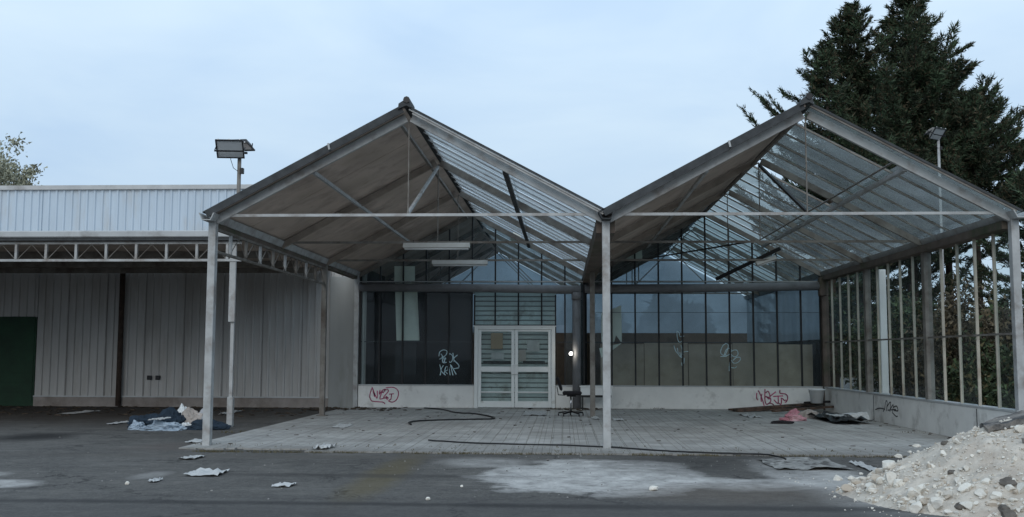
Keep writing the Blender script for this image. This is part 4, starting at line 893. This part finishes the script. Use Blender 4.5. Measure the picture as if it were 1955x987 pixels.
# planks, bucket and rubbish at back right
def plank(p, q, wd, th, label, m='plank'):
    p = Vector(p); q = Vector(q); c = (p+q)/2; o = MB().beam(p-c, q-c, wd, th).build('plank', m, None, bevel=.006); o.location = c; return tag(o, label, 'plank', 'planks piled by the low wall')
a_ = G(1396, 786, 0); b_ = G(1602, 783, 0)
plank((a_.x, a_.y, .05), (b_.x, b_.y+.3, .20), .28, .05, 'longest grey brown plank lying along the foot of the back wall')
plank((a_.x+.1, a_.y-.1, .02), (b_.x-.2, b_.y+.2, .10), .22, .04, 'dark plank beneath the longest plank')
a2 = G(1475, 789, 0); b2 = G(1592, 786, 0)
plank((a2.x, a2.y-.1, .06), (b2.x, b2.y-.1, .14), .16, .05, 'shorter plank lying in front of the long ones')
plank((b2.x-.7, b2.y+.15, .22), (b2.x+.12, b2.y+.25, .26), .22, .05, 'short dark offcut on top of the plank pile', 'black_fabric')
c = G(1560, 786, 0); c.z = .22
bk = empty('bucket', c, 'white plastic tub standing on the plank pile', 'bucket'); L = 20; prof = [(.0, .0), (.15, .0), (.195, .33), (.225, .34), (.225, .37), (.21, .37), (.18, .34), (.14, .03), (0, .03)]
mb = MB(); 
for i, (r_, z_) in enumerate(prof):
    for k in range(L): mb.v.append((max(r_, .001)*math.cos(6.2832*k/L), max(r_, .001)*math.sin(6.2832*k/L), z_))
for i in range(len(prof)-1):
    for k in range(L): mb.f.append((i*L+k, i*L+(k+1) % L, (i+1)*L+(k+1) % L, (i+1)*L+k))
o = mb.build('tub', 'plastic_white', None, smooth=True); o.parent = bk
o = MB().tube([(.2*math.cos(t), .2*math.sin(t)-.02, .33-.14*math.sin(t)) for t in [math.pi*k/10 for k in range(11)]], .006, 6).build('handle', 'chrome', None); o.parent = bk
g2 = 'rubbish by the plank pile'
lump(1512, 803, 0, .22, .16, .09, 'rag', 'pink rag heaped on the pavers in front of the planks', 'pink', 11, 'rag', g2, wr=.6)
lump(1516, 796, 0, .16, .13, .11, 'rag', 'paler pink bag leaning on the planks', 'pink', 19, 'rag', g2, wr=.5)
lump(1494, 809, 0, .22, .07, .04, 'rag', 'dark flat rag left of the pink rag', 'black_fabric', 12, 'rag', g2)
lump(1546, 797, 0, .22, .14, .15, 'cloth_bundle', 'pale beige bundle between the pink rag and the black sheets', 'cloth_beige', 13, 'cloth', g2, wr=.25)
sheet(1565, 1632, 794, 806, .03, 'black_sheet', 'black plastic sheets in the back right corner', 'black_plastic', 31, .10, 'plastic sheet', g2)
sheet(1575, 1622, 800, 810, 0, 'black_sheet', 'thin black tray on the pavers before the black sheets', 'black_plastic', 34, .02, 'plastic sheet', g2)
lump(1641, 800, 0, .34, .18, .10, 'plastic_bag', 'crumpled white plastic against the right low wall', 'plastic_white', 14, 'plastic bag', g2, wr=.7)
sheet(1585, 1612, 792, 796, .12, 'paper_scrap', 'pale scrap lying on the black sheets', 'paper', 33)
# cables
def cable(pts, z, r_, label, seed):
    rr = random.Random(seed); w_ = [G(a, b, z) for a, b in pts]; out = []
    for i in range(len(w_)-1):
        p0, p1, p2, p3 = w_[max(i-1, 0)], w_[i], w_[i+1], w_[min(i+2, len(w_)-1)]
        for k in range(8):
            t = k/8; out.append(.5*((2*p1)+(p2-p0)*t+(2*p0-5*p1+4*p2-p3)*t*t+(3*p1-p0-3*p2+p3)*t**3)+Vector((0, 0, r_+.004*rr.random())))
    out.append(w_[-1]+Vector((0, 0, r_)))
    c = out[0].copy(); o = MB().tube([p_-c for p_ in out], r_, 6).build('cable', 'black_plastic', None, smooth=True); o.location = c; tag(o, label, 'cable', 'black cables on the pavers')
cable([(810, 780), (845, 783), (870, 789), (905, 791), (938, 797), (941, 801), (900, 802), (850, 803), (800, 805), (781, 808), (785, 812)], 0, .018, 'black cable looped on the pavers in front of the doors', 1)
cable([(818, 842), (880, 846), (960, 849), (1060, 851), (1160, 855), (1260, 862), (1350, 866), (1450, 869), (1478, 872), (1500, 878)], 0, .013, 'long black cable stretched along the front of the paved floor', 2)

# office chair
cc = G(1090, 794, 0)
ch = empty('office_chair', cc, 'black swivel office chair without arms standing right of the doors', 'chair')
def K(mb, n_, m, bevel=0, par=None, smooth=False): o = mb.build(n_, m, None, bevel=bevel, smooth=smooth); o.parent = par or ch; return o
for k in range(5):
    t = 6.283*k/5+.35; ex_, ey_ = .31*math.cos(t), .31*math.sin(t)
    lg = K(MB().beam((0, 0, .11), (ex_, ey_, .07), .05, .04), 'leg', 'black_plastic', .006)
    K(MB().tube([(ex_-.015, ey_, .028), (ex_+.015, ey_, .028)], .028, 10), 'castor', 'black_plastic', 0, lg)
K(MB().tube([(0, 0, .1), (0, 0, .50)], .022, 10), 'gas_column', 'chrome', smooth=True)
mb = MB().box((-.20, -.22, .50), (.26, .22, .59)); K(mb, 'seat', 'black_fabric', .03)
K(MB().box((-.1, -.1, .46), (.12, .1, .502)), 'seat_plate', 'dark_steel', .005)
K(MB().beam((-.14, 0, .49), (-.31, 0, .5), .04, .02).beam((-.30, 0, .49), (-.33, 0, .68), .04, .02), 'back_bracket', 'dark_steel')
bk_ = MB().beam((-.22, 0, .60), (-.33, 0, .93), .36, .07, (1, 0, 0)); bk_.v = [tuple(p_) for p_ in bk_.v]; K(bk_, 'backrest', 'black_fabric', .03)
K(MB().tube([(.02, -.1, .48), (.04, -.26, .46)], .008, 6), 'lever', 'chrome')
# small bench behind the chair
bx0 = PY(1108, 745, 27.9).x; bx1 = PY(1168, 745, 27.9).x; zt_ = PY(1140, 739, 27.9).z; zb_ = PY(1140, 754, 27.9).z
bn = empty('side_table', ((bx0+bx1)/2, 27.9, 0), 'low table with a white apron and thin dark legs behind the middle posts', 'table'); cx = (bx0+bx1)/2
def T(mb, n_, m, bevel=0): o = mb.build(n_, m, None, bevel=bevel); o.parent = bn
hx = (bx1-bx0)/2
T(MB().box((-hx-.02, -.22, zt_), (hx+.02, .24, zt_+.03)), 'tabletop', 'door_white', .005); T(MB().box((-hx, -.2, zb_), (hx, -.17, zt_-.002)), 'apron', 'pvc_white', .004)
for sx in (-1, 1):
    for sy in (-1, 1): T(MB().box((sx*(hx-.06)-.014, sy*.16-.014, 0), (sx*(hx-.06)+.014, sy*.16+.014, zt_)), 'leg', 'dark_steel')
T(MB().box((-hx+.02, -.15, zb_-.06), (hx-.02, -.12, zb_+.02)), 'stretcher', 'dark_steel')

# ------------------------------------------------------------------ plants
def tris_mesh(name, V, m, parent=None, loc=None):
    V = np.asarray(V, dtype=np.float32).reshape(-1, 3); n_ = len(V)//3
    me = bpy.data.meshes.new(name); me.vertices.add(n_*3); me.vertices.foreach_set('co', V.ravel()); me.loops.add(n_*3); me.loops.foreach_set('vertex_index', np.arange(n_*3, dtype=np.int32))
    me.polygons.add(n_); me.polygons.foreach_set('loop_start', np.arange(0, n_*3, 3, dtype=np.int32)); me.polygons.foreach_set('loop_total', np.full(n_, 3, dtype=np.int32)); me.update(calc_edges=True)
    me.materials.append(MATS[m]); o = bpy.data.objects.new(name, me); C.objects.link(o)
    if parent: o.parent = parent
    return o
def conifer(base, H, r0, rk, rmax, label, seed, low=1.5, nb=230, m='needles', lean=0, dens=1.0, group='dark conifers behind the right gable'):
    rs = np.random.RandomState(seed); root = empty('conifer', base, label, 'tree', group)
    tw = MB(); tw.tube([(lean*t*t*H*.05, 0, H*t) for t in np.linspace(0, 1, 9)], .24*H/15, 8, r2=.015); o = tw.build('trunk', 'bark', None, smooth=True); o.parent = root
    tri = []; br = MB()
    for b_ in range(nb):
        u = rs.rand()**.85; t = u*(H-low)            # distance below the top
        if b_ < 14: t = rs.rand()*1.5
        z = H-t; rad = min(rmax, r0+rk*t)*rs.uniform(.55, 1.12)*(1.0 if rs.rand() > .12 else 1.25); az = rs.rand()*2*np.pi
        droop = rs.uniform(-.10, .12); upt = rs.uniform(.18, .5)
        nseg = max(4, int(rad/.32)); pts = []
        for k in range(nseg+1):
            s = k/nseg; pts.append(np.array([math.cos(az)*rad*s+.12*rs.randn()*s*.5, math.sin(az)*rad*s+.12*rs.randn()*s*.5, z+rad*(droop*s+upt*s*s*s - .06*math.sin(s*3))]))
        if b_ % 3 == 0 and rad > .8: br.tube([Vector(p_) for p_ in pts], .03, 4, r2=.006)
        L = rad
        m_ = int(62*L*dens)+22
        s = rs.rand(m_)**.75; idx = s*nseg; i0 = np.minimum(idx.astype(int), nseg-1); fr = (idx-i0)[:, None]; A = np.array(pts)
        P_ = A[i0]*(1-fr)+A[i0+1]*fr
        D = A[i0+1]-A[i0]; D /= np.linalg.norm(D, axis=1)[:, None]+1e-6
        side = np.cross(D, [0, 0, 1.]); side /= np.linalg.norm(side, axis=1)[:, None]+1e-6
        sw = (.10+.42*(1-s)**.7*min(1, L/2))*1.0
        # twig direction
        sd = rs.choice([-1, 1], m_)[:, None]; tw_ = D*rs.uniform(.4, 1.2, (m_, 1))+side*sd*rs.uniform(.2, 1.0, (m_, 1))+np.array([0, 0, 1.])*rs.uniform(-.25, .40, (m_, 1)); tw_ /= np.linalg.norm(tw_, axis=1)[:, None]
        ln = (rs.uniform(.16, .42, m_)*np.clip(.5+sw, .5, 1.1))[:, None]
        st_ = P_+side*sd*(rs.rand(m_, 1)*sw[:, None]*.35)+rs.randn(m_, 3)*.035
        # each twig = 5 narrow needle clumps
        for q in range(5):
            f0 = q/5; c0 = st_+tw_*ln*f0; dd = tw_+rs.randn(m_, 3)*.42; dd /= np.linalg.norm(dd, axis=1)[:, None]
            wv = np.cross(dd, rs.randn(m_, 3)); wv /= np.linalg.norm(wv, axis=1)[:, None]; wv *= rs.uniform(.012, .030, (m_, 1)); e1 = c0+dd*rs.uniform(.08, .22, (m_, 1))
            tri.append(np.stack([c0-wv, c0+wv, e1], 1).reshape(-1, 3))
    o = br.build('limb', 'bark', None); o.parent = root
    V = np.concatenate(tri); tris_mesh('crown', V, m, root)
    return root
def base_at(px, Y, z=GZ): q_ = PY(px, 600, Y); return (q_.x, Y, z)
def top_z(px, py, Y): return PY(px, py, Y).z-GZ
YA = 39.0
conifer(base_at(1745, YA), top_z(1745, -12, YA), .18, .62, 4.0, 'tallest dark conifer with its tip cut by the top of the picture', 1, nb=270, low=5)
conifer(base_at(1645, YA+1), top_z(1643, 8, YA+1),   .15, .66, 4.0, 'second tallest dark conifer just left of the tallest one', 2, nb=250, low=2)
conifer(base_at(1872, YA-2), top_z(1868, 178, YA-2), .3, .8, 3.2, 'lower dark conifer spreading to the right frame edge', 3, nb=110, low=6.2, dens=.75)
conifer(base_at(1590, YA-1), top_z(1590, 80, YA-1), .05, .50, 2.6, 'slender conifer at the left flank of the tall pair', 4, nb=110, low=.8, dens=.7)
conifer(base_at(1815, YA+1.5), top_z(1812, 120, YA+1.5), .2, .6, 3.0, 'conifer between the tallest one and the spreading one', 6, nb=120, low=6.0, dens=.8)
conifer(base_at(1985, YA-5), top_z(1985, 330, YA-5), .3, .7, 2.4, 'small dark conifer half outside the right frame edge', 5, nb=80, low=3.2, dens=.7)
def shrub(c, H, rx, ry, label, m, seed, n_=9000, leaf=.05, cat='shrub', group=None, name='shrub', trunk=True, stems=7, bot=.05, holes=.5):
    rs = np.random.RandomState(seed); root = empty(name, c, label, cat, group); st_ = MB()
    tips = []
    for k in range(stems):
        a_ = rs.rand()*6.28; r_ = rs.rand()**.5*.75; tx, ty = math.cos(a_)*rx*r_, math.sin(a_)*ry*r_; hz = H*rs.uniform(.6, .95)
        st_.tube([(tx*.08, ty*.08, 0), (tx*.4, ty*.4, hz*.45), (tx, ty, hz)], .035*H/3, 5, r2=.008); tips.append((tx, ty, hz))
    o = st_.build('trunk' if cat == 'tree' else 'stem', 'bark', None); o.parent = root
    nc = 60; cl = rs.randn(nc, 3); cl /= np.linalg.norm(cl, axis=1)[:, None]; cl *= rs.rand(nc, 1)**.4; cl[:, 2] = cl[:, 2]*.5+.5
    Cc = cl*np.array([rx, ry, H*(1-bot)])+np.array([0, 0, H*bot]); cs = rs.uniform(.16, .34, nc)*min(rx, ry, H)
    id_ = rs.randint(0, nc, n_); P_ = Cc[id_]+rs.randn(n_, 3)*cs[id_][:, None]*.55
    P_[:, 2] = np.maximum(P_[:, 2], .03)
    d_ = rs.randn(n_, 3); d_ /= np.linalg.norm(d_, axis=1)[:, None]; w_ = np.cross(d_, rs.randn(n_, 3)); w_ /= np.linalg.norm(w_, axis=1)[:, None]; L = leaf*rs.uniform(.7, 1.5, (n_, 1))
    V = np.stack([P_-w_*L*.4, P_+w_*L*.4, P_+d_*L*1.5], 1).reshape(-1, 3); tris_mesh('crown' if cat == 'tree' else 'foliage', V, m, root); return root
hd = [(9.6, 22.5, 1.9, 1.3, 1.8, 'olive bush close behind the front end of the right glass wall'), (9.8, 25.8, 2.9, 1.5, 1.9, 'dark bush behind the middle of the right glass wall'), (9.4, 29.4, 3.0, 1.5, 2.0, 'dark bush behind the back end of the right glass wall'), (13.2, 26.0, 2.5, 2.2, 2.0, 'broad brownish bush farther right behind the glass wall'), (12.6, 30.5, 2.9, 2.4, 2.2, 'tall dense bush behind the dark bush at the glass wall'), (16.5, 31, 2.6, 2.4, 2.0, 'bushy thicket at the far right edge')]
for i, (x, y, H, rx, ry, lb_) in enumerate(hd):
    shrub((x, y, GZ), H, rx, ry, lb_, 'needles_brown' if i in (1, 3) else 'leaves', 20+i, 15000, .07, group='bushes behind the right glass wall')
# distant wood
rs = np.random.RandomState(5); n_ = 60000; xx = rs.uniform(-60, 90, n_); hh = 3.4+1.2*np.sin(xx*.31)+1.4*np.sin(xx*.83+1)+.8*np.sin(xx*2.1); zz_ = hh*rs.rand(n_)**.7; P_ = np.stack([xx, 75+rs.randn(n_)*1.5, zz_], 1); d_ = rs.randn(n_, 3)*.35; w_ = rs.randn(n_, 3)*.2
o = tris_mesh('distant_wood', np.stack([P_-w_, P_+w_, P_+d_], 1).reshape(-1, 3), 'leaves'); tag(o, 'far belt of trees behind the buildings', 'wood', kind='stuff')
# sparse tree at left behind warehouse
YT = 50; q_ = PY(5, 600, YT); Ht = PY(20, 262, YT).z
shrub((q_.x-.3, YT, GZ), Ht, 1.6, 1.6, 'sparse pale leafed tree top showing above the warehouse roof at the far left', 'leaves_pale', 77, 5200, .12, 'tree', 'trees beyond the warehouse', 'deciduous_tree', bot=.5)
q_ = PY(-60, 600, YT+4); shrub((q_.x, YT+4, GZ), PY(-60, 240, YT+4).z, 2.2, 2.0, 'second sparse tree crown cut by the left frame edge', 'leaves_pale', 78, 6000, .12, 'tree', 'trees beyond the warehouse', 'deciduous_tree', bot=.5)
# far mast on the right
YQ = 33.5; b_ = PY(1803, 600, YQ); flood_pole(b_.x, YQ, GZ, PY(1800, 262, YQ).z, 'floodlight mast standing in front of the conifers on the right', 1.0, .5, 'galvanised', 'galvanised_old')
# weeds
gr = MB(); r5 = random.Random(9)
def tuft(c, n_, h, sp):
    for k in range(n_):
        a_ = r5.uniform(0, 6.28); r_ = sp*r5.random()**.6; p_ = Vector((c.x+r_*math.cos(a_), c.y+r_*math.sin(a_)*.6, c.z)); hh_ = h*r5.uniform(.4, 1.1)
        d_ = Vector((r5.uniform(-.6, .6), r5.uniform(-.5, .3), 1))*hh_; w_ = Vector((math.cos(a_), math.sin(a_), 0))*.006
        gr.poly([p_-w_, p_+w_, p_+d_], [(0, 1, 2)])
for k in range(620):
    x = r5.uniform(-5.9, 7.0)
    if noise.noise(Vector((x*.9, 2, 0))) < -.05 and r5.random() < .7: continue
    tuft(Vector((x, YE+r5.uniform(-.12, .05), GZ)), 5, .04, .05)
for k in range(130):
    x = -5.5+.2*round(r5.uniform(0, 60)); tuft(Vector((x, r5.uniform(YE+.05, YE+1.2), 0)), 3, .03, .03)
for (px, py, n_, h, sp) in ((982, 779, 120, .12, .25), (700, 775, 90, .06, .4), (650, 772, 60, .08, .3), (1075, 781, 120, .06, .5), (1255, 781, 40, .06, .2), (1745, 826, 30, .03, .3), (400, 850, 60, .05, .25), (450, 826, 60, .06, .3)): tuft(G(px, py, GZ if px < 460 else 0), n_, h, sp)
o = gr.build('weeds', 'grass_dead'); tag(o, 'thin weeds along the paver edge and wall feet', 'weeds', kind='stuff')
lt = MB()
for k in range(500):
    if r5.random() < .6: px, py, zz_ = r5.uniform(0, 660), r5.triangular(772, 800, 776), GZ
    else: px, py, zz_ = r5.choice([(720, 778), (1110, 783), (640, 776), (1730, 828)])[0]+r5.gauss(0, 40), 781+r5.gauss(0, 2), .001
    c = G(px, py, zz_); s_ = r5.uniform(.02, .06); V, F = lib[r5.randrange(8)]; lt.poly([Vector((v_.x*s_*1.4, v_.y*s_, v_.z*s_*.3+.01))+c for v_ in V], F)
for k in range(170):
    px = r5.uniform(430, 1850); py = r5.triangular(782, 855, 786); c = G(px, py, .002)
    if c.x > XR-.2 or c.x < XL: continue
    if r5.random() < .25: c.x = XR-.12-abs(r5.gauss(0, .12)); c.y = r5.uniform(Y0, Y3-.2)
    s_ = r5.uniform(.008, .03); V, F = lib[r5.randrange(8)]; lt.poly([Vector((v_.x*s_*1.6, v_.y*s_, v_.z*s_*.3+.004))+c for v_ in V], F)
mat('leaf_litter', (.06, .045, .032), .95, 0, .4, 8); o = lt.build('leaf_litter', 'leaf_litter'); tag(o, 'dark leaf litter and mud along the wall feet', 'leaf litter', kind='stuff')
